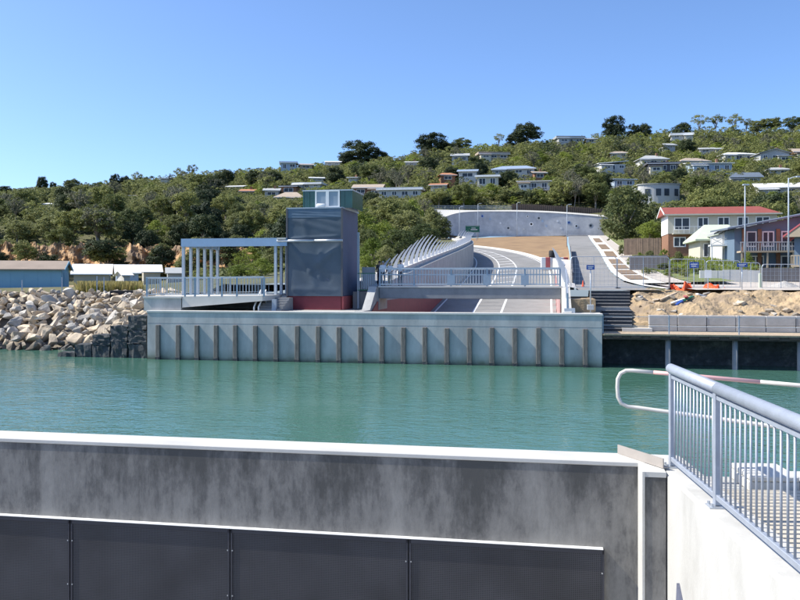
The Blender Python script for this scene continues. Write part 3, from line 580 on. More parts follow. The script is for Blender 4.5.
# ------------------------------------------------------------------ fins along both sides of the ramp
def fin_mesh(h, lean, wb=0.42, th=0.14, n=9):
    b = MB(); L, R_ = [], []
    for k in range(n):
        f = k / (n - 1); z = h * f; x = lean * (f ** 2.1) - 0.10 * math.sin(math.pi * f) * h * 0.3; wd = wb * (1 - f) ** 0.65 + 0.04
        L.append((x - wd * .5, z)); R_.append((x + wd * .5, z))
    for k in range(n - 1):
        (a0, z0), (b0, _), (a1, z1), (b1, _) = L[k], R_[k], L[k + 1], R_[k + 1]
        b.hexa([(a0, -th / 2, z0), (b0, -th / 2, z0), (b0, th / 2, z0), (a0, th / 2, z0), (a1, -th / 2, z1), (b1, -th / 2, z1), (b1, th / 2, z1), (a1, th / 2, z1)])
    return b.mesh('fin', 'fin_white', fix=False)
fins = thing('fin_fence', W(SC0 + 6.6, 14, 5.3), 'row of curved pale fins leaning over the left side of the ramp', 'fence')
base_l = XF[fins.name][0]
ps = [Vector((o.x, o.y, zt)) for (i_, o, zt, m) in LTOP if zt - m[3] > 2.2]
L_ = [0]
for p, q in zip(ps, ps[1:]): L_.append(L_[-1] + (q - p).length)
d = 9.3; k = 0
while d < L_[-1] - 1:
    j = max(q for q in range(len(L_)) if L_[q] <= d); j = min(j, len(ps) - 2); p = ps[j].lerp(ps[j + 1], (d - L_[j]) / (L_[j + 1] - L_[j]))
    h = 1.6 + 1.45 * math.exp(-((k - 6) / 4.2) ** 2)
    mat_ = fin_mesh(h, 0.36 * h + 0.1, 0.34); di = (ps[j + 1] - ps[j]); o = link('fin', mat_, fins, p - base_l - Vector((0.1, 0, 0.05)), math.atan2(di.y, di.x) - math.pi / 2); d += 2.8; k += 1
b = MB(); b.grid([[p + Vector((.02, 0, 0)), p + Vector((0.10, 0, .42)), p + Vector((-.25, 0, .42)), p + Vector((-.25, 0, 0))] for p in ps[8:]]); b.part('parapet', 'concrete_white', fins)
finr = thing('fin_fence', W(SC0 - 6.6, 14, 5.3), 'row of pale fins leaning in over the right side of the ramp', 'fence')
base_r = XF[finr.name][0]; d = 0; k = 0
ps = [Vector((o.x, o.y, zt)) for (i_, o, zt, m) in RTOP if o.y > 61]
L_ = [0]
for p, q in zip(ps, ps[1:]): L_.append(L_[-1] + (q - p).length)
while d < L_[-1] - 1:
    j = max(q for q in range(len(L_)) if L_[q] <= d); j = min(j, len(ps) - 2); p = ps[j].lerp(ps[j + 1], (d - L_[j]) / (L_[j + 1] - L_[j]))
    h = 2.5 - .05 * k; di = (ps[j + 1] - ps[j])
    link('fin', fin_mesh(h, -0.40 * h, 0.42), finr, p - base_r - Vector((0, 0, .05)), math.atan2(di.y, di.x) - math.pi / 2); d += 4.0; k += 1
# dark screen fence between the right fins and the side road
sf = thing('screen_fence', (20, 85, 6), 'tall thin dark slatted fence along left edge of the side road', 'fence')
pts = [Vector((side_l(y) - 0.1, y, zside(y))) for y in (66, 80, 95, 110, 130, 150)]
for p in pts: b = MB(); b.bar(p, p + Vector((0, 0, 1.0)), .12, .12); b.part('post', 'wall_dark', sf)
for hh in (0.2, .45, .7, .95):
    b = MB()
    for p, q in zip(pts, pts[1:]): b.bar(p + Vector((0, 0, hh)), q + Vector((0, 0, hh)), .06, .2)
    b.part('slat', 'wall_dark', sf)
# ------------------------------------------------------------------ tower
t0 = 4.2; tl, tr_ = S(287, t0), S(342, t0); Yt = WY(19, t0)
tower = thing('tower', W((tl + tr_) / 2, t0 + 2, 3.16), 'square tower wrapped in blue-grey cloth on a dark red base', 'tower', WR)
b = MB(); b.wbox(tl - .1, tr_ + .1, t0 + .1, t0 + 3.2, 3.16, 4.12); b.part('base', 'red_paint', tower)
b = MB(); b.wbox(tr_ - .03, tr_ + .08, t0 + .25, t0 + 3.0, 3.18, 4.10); b.part('base_bright_face', 'red_pale', tower)  # brighter lit right face of the base put into a paler red
zt = Zv(208.5, Yt); zb = Zv(241, Yt)
def cloth(sa, sb, za, zb_, t, nx=36, nz=40, amp=0.035, seed=0, diag=()):
    rows = []; rg = random.Random(seed); ph = [(rg.uniform(0.5, 3), rg.uniform(0.5, 3), rg.uniform(0, 6), rg.uniform(.3, 1)) for _ in range(7)]
    for i in range(nz + 1):
        r_ = []
        for j in range(nx + 1):
            x = j / nx; z = i / nz; ed_ = min(x, 1 - x, z, 1 - z); e_ = min(1, ed_ * 8)
            q = sum(a * math.sin(kx * x * 6 + kz * z * 7 + p) for kx, kz, p, a in ph) / 3
            for (x0, z0, x1, z1, am, wd) in diag:      # folds pulled tight between two points
                vx, vz = x1 - x0, z1 - z0; l = max(0, min(1, ((x - x0) * vx + (z - z0) * vz) / (vx * vx + vz * vz))); dd = math.hypot(x - x0 - vx * l, z - z0 - vz * l); q += am * math.exp(-(dd / wd) ** 2)
            r_.append(W(sa + (sb - sa) * x, t - amp * q * e_, za + (zb_ - za) * z))
        rows.append(r_)
    b = MB(); b.grid(rows); return b
b = MB(); b.wbox(tl - .04, tr_ + .04, t0 + .06, t0 + 4.9, 4.12, zt - .02); b.part('core', 'cloth_slate', tower)
cloth(tl, tr_, 4.12, zb, t0, amp=.03, seed=3, diag=((.05, .95, .42, .45, 2.2, .05), (.95, .9, .5, .55, 2.0, .05), (.42, .45, .5, .2, 1.5, .07), (.5, .55, .75, .3, -1.5, .06), (.1, .12, .9, .1, 1.2, .05), (.62, .8, .6, .35, 1.4, .05))).part('cloth_lower', 'cloth_blue', tower, smooth=True)
cloth(tl, tr_, zb + .02, zt - .62, t0, amp=.03, seed=5, diag=((.05, .1, .9, .2, 1.2, .06), (.3, .9, .35, .2, 1.0, .06))).part('cloth_upper', 'cloth_blue', tower, smooth=True)
cloth(tl, tr_, zt - .62, zt, t0 - .012, amp=.012, seed=8).part('cloth_band', 'cloth_band', tower, smooth=True)
for s_ in (tl, tr_): b = MB(); b.wbox(s_ + .06, s_ - .06, t0 - .05, t0 + .08, 4.1, zt + .04); b.part('corner_strip', 'wall_dark', tower)
b = MB(); b.wbox(tl + .05, tr_ - .05, t0 - .04, t0 + 4.95, zt, zt + .08); b.part('top_edge', 'post_pale', tower)
for sa, sb in ((S(277, t0 - .2), S(314, t0 - .2)), (S(314.6, t0 - .2), S(342.5, t0 - .2))):
    b = MB(); b.tube([W(sa, t0 - .2, zb + .02), W(sb, t0 - .2, zb + .02)], .085, 10); b.part('crossbar', 'galv', tower, smooth=True)
b = MB(); b.wbox(S(278, t0) , S(287, t0), t0 - .3, t0 + .6, zb + .12, zb + .24); b.part('ledge', 'concrete_white', tower)
t1 = t0 + .7; z1 = zt + .08; z2 = Zv(190, WY(19, t1))
a_, c_ = S(303.5, t1), S(352, t1)
enc = MB(); enc.wbox(a_, c_, t1 + .02, t1 + 3.4, z1, z2 - .08); encp = enc.part('roof_enclosure', 'green_glass', tower)
for f in (0, .12, .24, .68, .84, 1):
    s_ = a_ + (c_ - a_) * f; b = MB(); b.wbox(s_ + .03, s_ - .03, t1 - .03, t1 + .03, z1, z2 - .05); b.part('mullion', 'green_glass', tower)
b = MB(); b.wbox(a_ + .06, c_ - .06, t1 - .05, t1 + 3.5, z2 - .078, z2); b.part('enclosure_roof', 'galv', tower)
a2, c2 = S(315.5, t1), S(340, t1)
for k in range(2):
    sa = a2 + (c2 - a2) * k / 2; sb = a2 + (c2 - a2) * (k + 1) / 2; b = MB(); fw = .11
    b.wbox(sa, sb, t1 - .1, t1 - .02, z1 + .02, z1 + .02 + fw); b.wbox(sa, sb, t1 - .1, t1 - .02, z2 - .02 - fw, z2 - .02)
    b.wbox(sa, sa - fw, t1 - .1, t1 - .02, z1 + .02 + fw, z2 - .02 - fw); b.wbox(sb + fw, sb, t1 - .1, t1 - .02, z1 + .02 + fw, z2 - .02 - fw)
    wn = b.part('window', 'white_paint', tower); b = MB(); b.wbox(sa - fw, sb + fw, t1 - .06, t1 - .045, z1 + .02 + fw, z2 - .02 - fw)
    link('pane', b.mesh('pane', 'pane_grey', lambda q: xf_inv(q, tower)), wn)
b = MB(); n = 10; sc = S(321, t0 + .35)
for j in range(5):
    pass
b.tube([W(sc + .32, t0 + .35, zt + .22), W(sc + .25, t0 + .35, zt + .23), W(sc - .25, t0 + .35, zt + .23), W(sc - .32, t0 + .35, zt + .2)], [.06, .14, .13, .05], 10); b.solo('cement_bag', 'white_paint', 'small white bag lying on the tower roof edge below the window', 'bag', smooth=True)
# ------------------------------------------------------------------ pergola and platform left of the tower
tp = 4.0; pl, pr = S(181, tp), S(287, tp); Yp = WY(27, tp)
pg = thing('pergola', W((pl + pr) / 2, tp + 3, 4.1), 'blue flat-roofed pergola on slim pale posts beside the tower', 'pergola', WR)
zr1 = Zv(238.5, Yp); zr0 = Zv(246.5, Yp)
b = MB(); b.wbox(pl, pr + .02, tp, tp + .18, zr0, zr1); b.part('fascia', 'steel_blue', pg)
b = MB(); b.wbox(pl, pr + .02, tp + .182, tp + 6.6, zr1 - .16, zr1 - .01); b.part('roof_sheet', 'steel_blue', pg)
b = MB(); b.wbox(pl, pl - .16, tp + .2, tp + 6.6, zr0, zr1 - .17); b.part('fascia', 'steel_blue', pg)
for k in range(6):
    for s_ in (pl - .12, S(275, tp)):
        t_ = tp + .15 + k * 1.22; b = MB(); b.wbox(s_ + .09, s_ - .09, t_ - .09, t_ + .09, 4.1, zr0 + (0.2 if k else .02)); b.part('post', 'post_pale', pg)
for u in (234, 246, 256, 268):
    s_ = S(u, tp + 2.5); b = MB(); b.wbox(s_ + .14, s_ - .14, tp + 2.4, tp + 2.65, zr0 - .02, zr1 - .165); b.part('light_fitting', 'dark', pg)
pf = thing('platform', W(25, 4, 3.16), 'raised concrete ramp platform with dark gap underneath, left of tower', 'platform', WR)
sA, sB, sC = S(144, .7), S(181, .7), S(262, .7)
b = MB(); b.wbox(sA, sB, .7, 11.3, 3.165, 4.02); b.part('abutment', 'concrete_canal', pf)
b = MB(); b.wbox(sA + .05, sB - .05, .62, 11.4, 4.023, 4.14); b.part('deck', 'concrete_pale', pf)
b = MB(); zA, zB = 4.14, 4.22
b.hexa([W(sB - .06, .75, 3.40), W(sC, .75, 3.86), W(sC, 11.3, 3.86), W(sB - .06, 11.3, 3.40), W(sB - .06, .75, zA), W(sC, .75, zB), W(sC, 11.3, zB), W(sB - .06, 11.3, zA)]); b.part('ramp_slab', 'concrete_pale', pf)
b = MB(); b.wbox(sB - .1, sC, 6.0, 6.3, 3.17, 3.85); b.part('back_wall', 'concrete_dark', pf)
b = MB(); b.wbox(sC - .02, tl + .15, 4.6, 11.3, 3.6, 4.14); b.part('landing', 'concrete_pale', pf)
bl = thing('balustrade', W(26, .8, 4.1), 'grey metal balustrade along front of the ramp platform', 'railing', WR)
pts = [W(sA - .1, .8, 4.14), W(sB, .8, 4.14), W(S(222, .8), .8, 4.17), W(S(264, .8), .8, 4.2)]
balustrade(bl, pts, 1.25, 'galv', 0.2, [W(S(u, .8), .8, 4.14) for u in (147, 185, 195, 209, 222, 237, 264)], br=0.03, rail=.05)
blb = thing('balustrade', W(26, 9.6, 4.1), 'second grey balustrade on the far edge of the ramp platform', 'railing', WR)
balustrade(blb, [W(sA - .1, 9.9, 4.14), W(S(272, 9.9), 9.9, 4.2)], 1.2, 'galv', 0.25, [W(S(u, 9.9), 9.9, 4.14) for u in (160, 195, 230, 262)], br=0.025, rail=.05)
ble = thing('balustrade', W(sA - .1, 5, 4.1), 'grey end balustrade on the left edge of the ramp platform', 'railing', WR)
balustrade(ble, [W(sA - .1, .9, 4.14), W(sA - .1, 9.8, 4.14)], 1.2, 'galv', 0.3, [], br=0.025, rail=.05)
st = thing('quay_steps', W(S(275, 2.5), 2.5, 3.16), 'dark concrete steps beside the red tower base with pale handrails', 'steps', WR)
for k in range(5):
    b = MB(); sA2 = S(263, 2.6) - k * .0; b.wbox(S(262, 2.4), S(285, 2.4), 1.6 + k * .42, 4.15, 3.165 + k * .17, 3.165 + k * .17 + .168); b.part('step', 'concrete_dark', st)
for u0_, u1_ in ((254, 261), (258.5, 266)):
    b = MB(); p, q = W(S(u0_, 1.0), 1.0, 3.2), W(S(u1_, 2.8), 2.8, 4.35); b.tube([p, p + Vector((0, 0, .25)), q + Vector((0, 0, .2))], .05, 8); b.tube([q - Vector((0, 0, .9)), q + Vector((0, 0, .2))], .04, 6); b.part('handrail', 'white_paint', st, smooth=True)
b = MB(); b.wbox(S(272, 1.6), S(276, 1.6), 1.55, 1.8, 3.165, 3.95); b.part('post', 'post_pale', st)
# landing between tower and bridge
ld = thing('bridge_landing', W(S(366, 6), 7, 3.16), 'small concrete landing with green gate between tower and footbridge', 'landing', WR)
b = MB(); b.wbox(S(368, 5.2), bs0 + .02, 5.2, 8.2, 3.165, 4.74); b.part('pier', 'concrete', ld)
b = MB(); b.wbox(S(353, 6.2), S(368, 6.2), 6.2, 9.0, 3.165, 4.4); b.part('slab', 'concrete_dark', ld)
gp = MB(); ga, gb = S(357.5, 5.6), S(376, 5.6); z0, z1_ = 4.5, 5.72
gp.wbox(ga, gb, 5.58, 5.64, z1_ - .06, z1_); gp.wbox(ga, gb, 5.58, 5.64, z0, z0 + .06)
gate = gp.part('gate_frame', 'sign_green', ld)
for k in range(11):
    s_ = ga + (gb - ga) * k / 10; b = MB(); b.wbox(s_ + .025, s_ - .025, 5.59, 5.63, z0 + .06, z1_ - .06); b.part('gate_bar', 'rail_blue', ld)
b = MB(); b.wbox(S(362, 6.9), S(375, 6.9), 6.9, 7.0, 4.6, 6.15); b.part('grey_panel', 'wall_grey', ld)
b = MB(); b.wbox(S(357.3, 6.1), S(359.3, 6.1), 6.05, 6.2, 3.2, 8.6); b.part('white_post', 'post_pale', ld)
# ------------------------------------------------------------------ right bank: steps, boardwalk, block wall, sand
rs = thing('stone_steps', W(-2.0, 4, 2.0), 'flight of dark bluestone steps with a pale landing right of canal wall', 'steps', WR)
sL, sR = S(588, 4), S(638, 4)
lv = [(1.9, 2.0), (2.4, 2.0)]
tt_ = 2.2; zz = 2.02
for k in range(12):
    land = k == 6; dp = 1.5 if land else 0.42; rise = 0.205
    a0 = S(600, 1) if k < 6 else S(592, 4); b = MB(); b.wbox(min(-.1, S(602, tt_)) if k < 6 else S(590, tt_), S(632 if k < 6 else 630, tt_), tt_, 10.0, zz - .2, zz + rise - 0.012); b.part('step', 'block_grey' if land else 'bluestone', rs)
    b = MB(); b.wbox(min(-.1, S(602, tt_)) if k < 6 else S(590, tt_), S(632 if k < 6 else 630, tt_), tt_ - .03, tt_ + .12, zz + rise - .0115, zz + rise + .02); b.part('nosing', 'block_grey', rs)
    tt_ += dp; zz += rise
bw = thing('boardwalk', W(-12, 1, 2), 'long timber boardwalk on piles over the water at right', 'boardwalk', WR)
e = S(1060, 0)
b = MB(); b.wbox(-.05, e, -.05, 2.6, 1.93, 2.0); b.part('deck', 'timber_deck', bw)
b = MB()
k = -.1
while k > e: b.wbox(k, k - .135, -.09, 2.58, 2.003, 2.035); k -= .15
tag(b.part('deck_planks', 'timber_deck', bw), kind='stuff')
b = MB(); b.wbox(-.05, e, .02, .12, 1.70, 1.925); b.part('edge_beam', 'timber_dark', bw)
for k in range(40):
    s_ = -.6 - k * 1.1; b = MB(); b.wbox(s_, s_ - .55, -.07, -.02, 1.80, 1.925); b.part('joist_end', 'timber_dark', bw)
for u in (668, 735, 800, 880): 
    s_ = S(u, .4); b = MB(); b.tube([W(s_, .4, -5), W(s_, .4, 1.72)], .16, 10); b.part('pile', 'concrete_dark', bw, smooth=True)
b = MB(); b.grid([[W(.0 - k * 1.5, 2.62 + random.uniform(-.15, .1), z) for k in range(32)] for z in (-2, -.5, .3, .9, 1.4, 1.9)]); b.solo('rock_footing', 'mussel', kind='structure')
kb = thing('block_wall', W(S(700, 2.7), 2.8, 2.0), 'low wall of two courses of large grey concrete blocks along boardwalk', 'wall', WR)
bm_ = {}
def block_mesh(w_, h_, d_, key, m):
    if key not in bm_:
        q = MB(); q.box(-w_ / 2, w_ / 2, 0, d_, 0, h_); bm_[key] = q.mesh('block', m, bevel=0.025)
    return bm_[key]
base_s = (W(S(700, 2.7), 2.8, 2.0))
k0 = S(649, 2.7)
for row, (z, h_, off) in enumerate(((2.04, .38, .6), (2.425, .62, 0))):
    x = k0 + (off if row == 1 else 0.0); n = 0
    while x > e + 2:
        L2 = 1.72; o = link('block', block_mesh(L2 - .03, h_ - .012, .5, (row, 'b'), 'block_grey'), kb, (0, 0, 0)); p = W(x - L2 / 2, 2.72 + random.uniform(-.02, .02) + (.05 if row else 0), z)
        o.location = xf_inv(p, kb); o.rotation_euler = (0, 0, random.uniform(-.008, .008)); x -= L2
b = MB(); b.wbox(S(622, 2.3), S(652, 2.3), 2.1, 3.6, 2.04, 2.24); b.solo('concrete_footing', 'concrete_white', 'pale concrete footing slab at the left end of the block wall', 'slab')
# sand and spoil
def fbm(x, y, s=1.0):
    return (math.sin(x * 1.3 * s + 1.1) * math.cos(y * 1.7 * s) + .5 * math.sin(x * 2.9 * s + y * 2.1 * s) + .35 * math.sin(x * 5.3 * s - y * 4.1 * s + 2) + .2 * math.sin(x * 9.7 * s + y * 8.3 * s)) / 2
def heap(a, c): return mnoise.fractal(Vector((a * .45, c * .5, 3.3)), .9, 2.1, 6) * .42 + mnoise.ridged_multi_fractal(Vector((a * .9, c * .9, 8.1)), .8, 2.2, 4, 1.0, 2.0) * .07 - .1
rows = []
for i in range(87):
    t_ = 3.1 + i * .15; row = []
    for j in range(240):
        s_ = S(628, 5) + 1.6 - j * .14
        f = min(1, (t_ - 3.1) / 5.5); left = min(1, max(0, (S(632, 5) + .4 - s_) / 1.5 + .25))
        z = 2.55 + 1.75 * (f ** .7) * (0.35 + .65 * left) + heap(s_, t_)
        if i == 0: z = 2.2
        if i > 76: z = z * (1 - (i - 76) / 12) + 4.5 * (i - 76) / 12
        row.append(W(s_, t_, z))
    rows.append(row)
b = MB(); b.grid(rows); b.solo('spoil_heap', 'sand', kind='structure')
b = MB(); b.grid([[Vector((x, y, 4.58 + (y - 58) * .035 + random.uniform(-.02, .02))) for x in np.linspace(20.6, 70, 30)] for y in np.linspace(57, 78, 14)]); b.solo('site_ground', 'paving', kind='structure')
clod = []
for k in range(4):
    bm = bmesh.new(); rg = random.Random(k + 40)
    for _ in range(16): bm.verts.new((rg.gauss(0, 1), rg.gauss(0, 1), rg.gauss(0, .7)))
    bmesh.ops.convex_hull(bm, input=bm.verts)
    for v in [v for v in bm.verts if not v.link_faces]: bm.verts.remove(v)
    me = bpy.data.meshes.new('clod'); bm.to_mesh(me); bm.free(); me.materials.append(MATS[('rock_tan', 'rock_grey', 'sand', 'rock_bed')[k]]); clod.append(me)
for k in range(46):
    s_ = S(random.uniform(640, 800), 5) ; t_ = random.uniform(3.3, 9); sz = random.uniform(.06, .2)
    f = min(1, (t_ - 3.1) / 5.5); z = 2.55 + 1.75 * (f ** .7) + heap(s_, t_)
    o = link('stone', clod[k % 4], None, W(s_, t_, z), random.uniform(0, 6), (sz, sz, sz)); tag(o, 'loose lump of stone on the sandy spoil above block wall', 'stone', 'loose stones on the spoil heap')
for i, (ua, va, ub, vb, Yd, m, lab) in enumerate(((660, 300, 676, 293, 54.5, 'timber_deck', 'thin timber offcut leaning on the sandy spoil heap'), (672, 303, 684, 299, 54, 'white_paint', 'crumpled white plastic strip among rubble on spoil heap'), (684, 300, 693, 296.5, 54.3, 'sign_green', 'green strip of litter on the rubble of the spoil heap'), (697, 294, 709, 297.5, 55, 'white_paint', 'white plank lying on top of the spoil heap'), (685, 296, 688, 298.5, 54.2, 'red_pale', 'red scrap of litter lying on the spoil heap'), (676, 305, 682, 301, 53.5, 'sign_blue', 'blue scrap of litter lying on the spoil heap'))):
    b = MB(); b.bar(at(ua, va, Yd), at(ub, vb, Yd + .6), .22, .10); b.solo('litter', m, lab, 'debris')
b = MB()
rows = []
for i in range(14):
    r_ = 2.6 * (1 - i / 13); row = []
    for j in range(25):
        a = j / 24 * 2 * math.pi; rr_ = r_ * (1 + .12 * math.sin(3 * a + 1)); row.append(at(784, 296, 62) + Vector((math.cos(a) * rr_, math.sin(a) * rr_ * .8, 1.15 * (i / 13) ** .85 + random.uniform(-.03, .03))))
    rows.append(row)
b.grid(rows); b.solo('gravel_pile', 'gravel', 'conical pile of grey gravel behind the site fence', 'gravel pile', smooth=True)
def rag(loc, wx, h, seed, lab):
    rg = random.Random(seed); rows = []
    for i in range(9):
        row = []
        for j in range(19):
            x = j / 18; f = i / 8; hh = h * (0.55 + .3 * math.sin(x * 7 + seed) + .2 * math.sin(x * 15 + seed * 2)); row.append(Vector(loc) + Vector(((x - .5) * wx + rg.uniform(-.05, .05), math.sin(f * 3.1) * .25 + rg.uniform(-.08, .08) + .3 * math.sin(x * 9), max(.02, hh * math.sin(f * 3.14) + rg.uniform(-.05, .05)))))
        rows.append(row)
    b = MB(); b.grid(rows); b.solo('barrier_mesh', 'orange_mesh', lab, 'safety mesh')
rag(at(682, 290.5, 59), 1.5, .75, 2, 'crumpled orange safety mesh heap by the site fence, left one'); rag(at(715, 290, 59.5), 1.7, .55, 5, 'crumpled orange safety mesh heap by the signboard, right one')
# cable barrier on the boardwalk edge
cb = thing('cable_barrier', W(-10, .1, 2), 'thin wire cable barrier on slim posts along the boardwalk edge', 'barrier', WR)
for u in (603, 669, 739, 815):
    s_ = S(u, .15); b = MB(); b.bar(W(s_, .15, 2.035), W(s_, .15, 3.15), .05, .05); b.part('post', 'rail_blue', cb)
for zc in (2.5, 3.06):
    b = MB(); b.tube([W(0, .15, zc), W(S(669, .15), .15, zc - .02), W(S(739, .15), .15, zc - .02), W(e + 3, .15, zc)], .014, 5); b.part('cable', 'rail_blue', cb)
# temporary site fencing
def site_fence(ua, ub, Y0, Y1, vb, h, lab):
    p, q = at(ua, vb, Y0), at(ub, vb, Y1); q.z = p.z; f = thing('site_fence', p, lab, 'fence', group='temporary fence panels in front of the road')
    R = Vector((0, 0, 1)); d_ = (q - p).normalized(); c = .18
    b = MB(); b.tube([p, p + R * (h - c), p + R * (h - .05) + d_ * .06, p + R * h + d_ * c, q + R * h - d_ * c, q + R * (h - .05) - d_ * .06, q + R * (h - c), q], .028, 6); b.part('frame', 'galv', f, smooth=True)
    b = MB(); b.bar(p + R * .15, q + R * .15, .04, .04); b.part('bottom_rail', 'galv', f)
    m_ = (p + q) / 2; b = MB(); b.bar(m_ + R * .1, m_ + R * h, .035, .035); b.part('mid_post', 'galv', f)
    b = MB(); n = int((q - p).length / .3)
    for k in range(1, n): c_ = p.lerp(q, k / n); b.bar(c_ + R * .15, c_ + R * h, .009, .009)
    for k in range(1, int(h / .3)): b.bar(p + R * k * .3, q + R * k * .3, .009, .009)
    tag(b.part('wire_mesh', 'galv', f), kind='stuff')
    for r_ in (p, q):
        b = MB(); b.box(r_.x - .16, r_.x + .16, r_.y - .3, r_.y + .3, r_.z - .06, r_.z + .1); b.part('foot_block', 'concrete_dark', f)
for ua, ub, Y0, Y1, vb, h, lab in ((571, 616.5, 59.5, 60, 289, 2.35, 'wire site fence panel across the foot of the side road'), (617.5, 669, 60, 60.3, 289, 2.35, 'wire site fence panel behind the stone steps, rounded corners'), (670, 705, 60.3, 60.6, 289, 2.2, 'wire site fence panel around left orange mesh heap'), (706.5, 740, 60.6, 61, 289, 2.1, 'wire site fence panel around right orange mesh heap'), (741.5, 760, 61, 61.2, 291, 2.1, 'narrow wire site fence panel beside the green gate post'), (762, 800, 59.5, 59.5, 296, 2.3, 'wire site fence panel in front of gravel pile'), (801, 845, 59.5, 59.5, 296, 2.3, 'wire site fence panel at the right edge of view')):
    site_fence(ua, ub, Y0, Y1, vb, h, lab)
p = at(760.5, 297, 60.6); b = MB(); b.box(p.x - .12, p.x + .12, p.y - .1, p.y + .1, p.z, p.z + 1.75); b.solo('gate_post', 'roof_green', 'pale green square gate post left of gravel pile', 'post', bevel=.02)
def sign(u, vt, vb, Y, wpx, hpx, m, lab, base=None, name='street_sign', lines=True):
    p = at(u, vb, Y); f = thing(name, p, lab, 'sign', WR); hz = Zv(vt, Y) - p.z; w_ = wpx / F * Y; h_ = hpx / F * Y
    b = MB(); b.tube([(0, 0, -.2), (0, 0, hz)], .035, 8); b.part('post', 'galv', f, world=False, smooth=True)
    b = MB(); b.box(-w_ / 2, w_ / 2, -.07, -.04, hz - h_, hz); pl_ = b.part('plate', m, f, world=False)
    if lines:
        b = MB(); b.box(-w_ * .36, w_ * .36, -.075, -.0705, hz - h_ * .42, hz - h_ * .30); b.box(-w_ * .3, w_ * .22, -.075, -.0705, hz - h_ * .75, hz - h_ * .62); link('lettering', b.mesh('lettering', 'white_paint'), pl_)
    if base:
        b = MB(); b.box(-.2, .2, -.2, .2, -.02, .3); b.part('foot_block', 'wall_grey', f, world=False, bevel=.02)
    return f
sign(590.5, 265, 309.5, 50.4, 8, 4.6, 'sign_blue', 'small blue sign on a post at right end of canal wall', base=True)
sign(742, 263, 291, 57.5, 10, 4, 'sign_blue', 'small blue sign on a post behind the sandy heap'); sign(694, 262, 288, 62, 9, 6, 'sign_blue', 'blue sign on a post behind left orange mesh heap')
sign(708, 270, 290, 58.5, 6.5, 8, 'roof_white', 'pale grey notice board on a short post near orange mesh', lines=False)
p = at(583, 287, 61); b = MB(); b.tube([p, p + Vector((0, 0, .12)), p + Vector((0, 0, .5))], [.11, .09, .02], 8); b.solo('traffic_cone', 'orange_mesh', 'small orange traffic cone standing on the side road', 'cone')
def pole(u, vt, vb, Y, lab, arm=0, r=.07, name='street_lamp', m='post_pale', head=True):
    p = at(u, vb, Y); p.z = min(p.z, T1(p.x, p.y) + .1) if Y > 100 else p.z; H = Zv(vt, Y) - p.z; f = thing(name, p, lab, 'lamp' if head else 'pole')
    b = MB(); b.tube([(0, 0, -.3), (0, 0, H * .5), (0, 0, H)], [r * 1.25, r, r * .8], 8); b.part('pole', m, f, world=False, smooth=True)
    if arm: b = MB(); b.tube([(0, 0, H - .1), (arm * .5, -.1, H + .08), (arm, -.2, H + .1)], r * .6, 8); b.part('arm', m, f, world=False, smooth=True)
    if head: b = MB(); b.box(arm - .3, arm + .3, -.35, -.05, H + .02, H + .16); b.part('lamp_head', m, f, world=False, bevel=.03)
    else: b = MB(); b.box(-.7, .7, -.08, .08, H - .9, H - .75); b.part('cross_arm', m, f, world=False)
    return f
pole(745, 186, 268, 80, 'tall pale lamp post in front of the green-roofed house'); pole(788.5, 178, 268, 76, 'tall pale lamp post near the right edge, arm to right', .9)
for u, vt, vb, Y, lab in ((478, 204, 237, 214, 'slim lamp pole above the green road sign'), (517, 203, 236, 222, 'slim lamp pole in front of the middle of retaining wall'), (567, 205, 248, 168, 'slim lamp pole on the bank beside the side road'), (459.5, 207, 243, 190, 'slim lamp pole at the left end of retaining wall')):
    pole(u, vt, vb, Y, lab, .6, r=.06)
# ------------------------------------------------------------------ retaining wall behind the road
rw = thing('retaining_wall', (30, 234, 17), 'long curved grey retaining wall with scattered mosaic discs behind the road', 'wall')
RWP = [(438, 231, 222, 219), (446, 232.5, 217, 224), (458, 234, 213.3, 229), (472, 234.5, 212, 232.5), (490, 234.5, 211.7, 235), (520, 234.5, 211.9, 237), (550, 234.5, 213, 237.5), (580, 235, 215, 237), (608, 236, 217.6, 236)]
bot = catmull([at(u, vb + 2, Y) for u, vb, vt, Y in RWP], 8); tp_ = catmull([at(u, vt, Y + .8) for u, vb, vt, Y in RWP], 8)
b = MB(); b.grid([[p, p.lerp(q, .33), p.lerp(q, .66), q] for p, q in zip(bot, tp_)]); b.part('wall_face', 'retaining', rw)
APR = [(433, 209.6, 229), (440, 209.7, 234), (458, 210, 238), (472, 210.2, 239), (490, 210.2, 240), (520, 210.2, 241), (550, 211.2, 241), (580, 213.2, 240), (608, 215.6, 239)]
ap = catmull([at(u, v, Y) for u, v, Y in APR], 8)
b = MB(); b.grid([[p + Vector((0, -.1, .0)), p + Vector((0, -.1, .12)), q + Vector((0, 0, .02)), q + Vector((0, .4, -.6))] for p, q in zip(tp_, ap)]); b.part('apron', 'concrete_white', rw)
rg = random.Random(5)
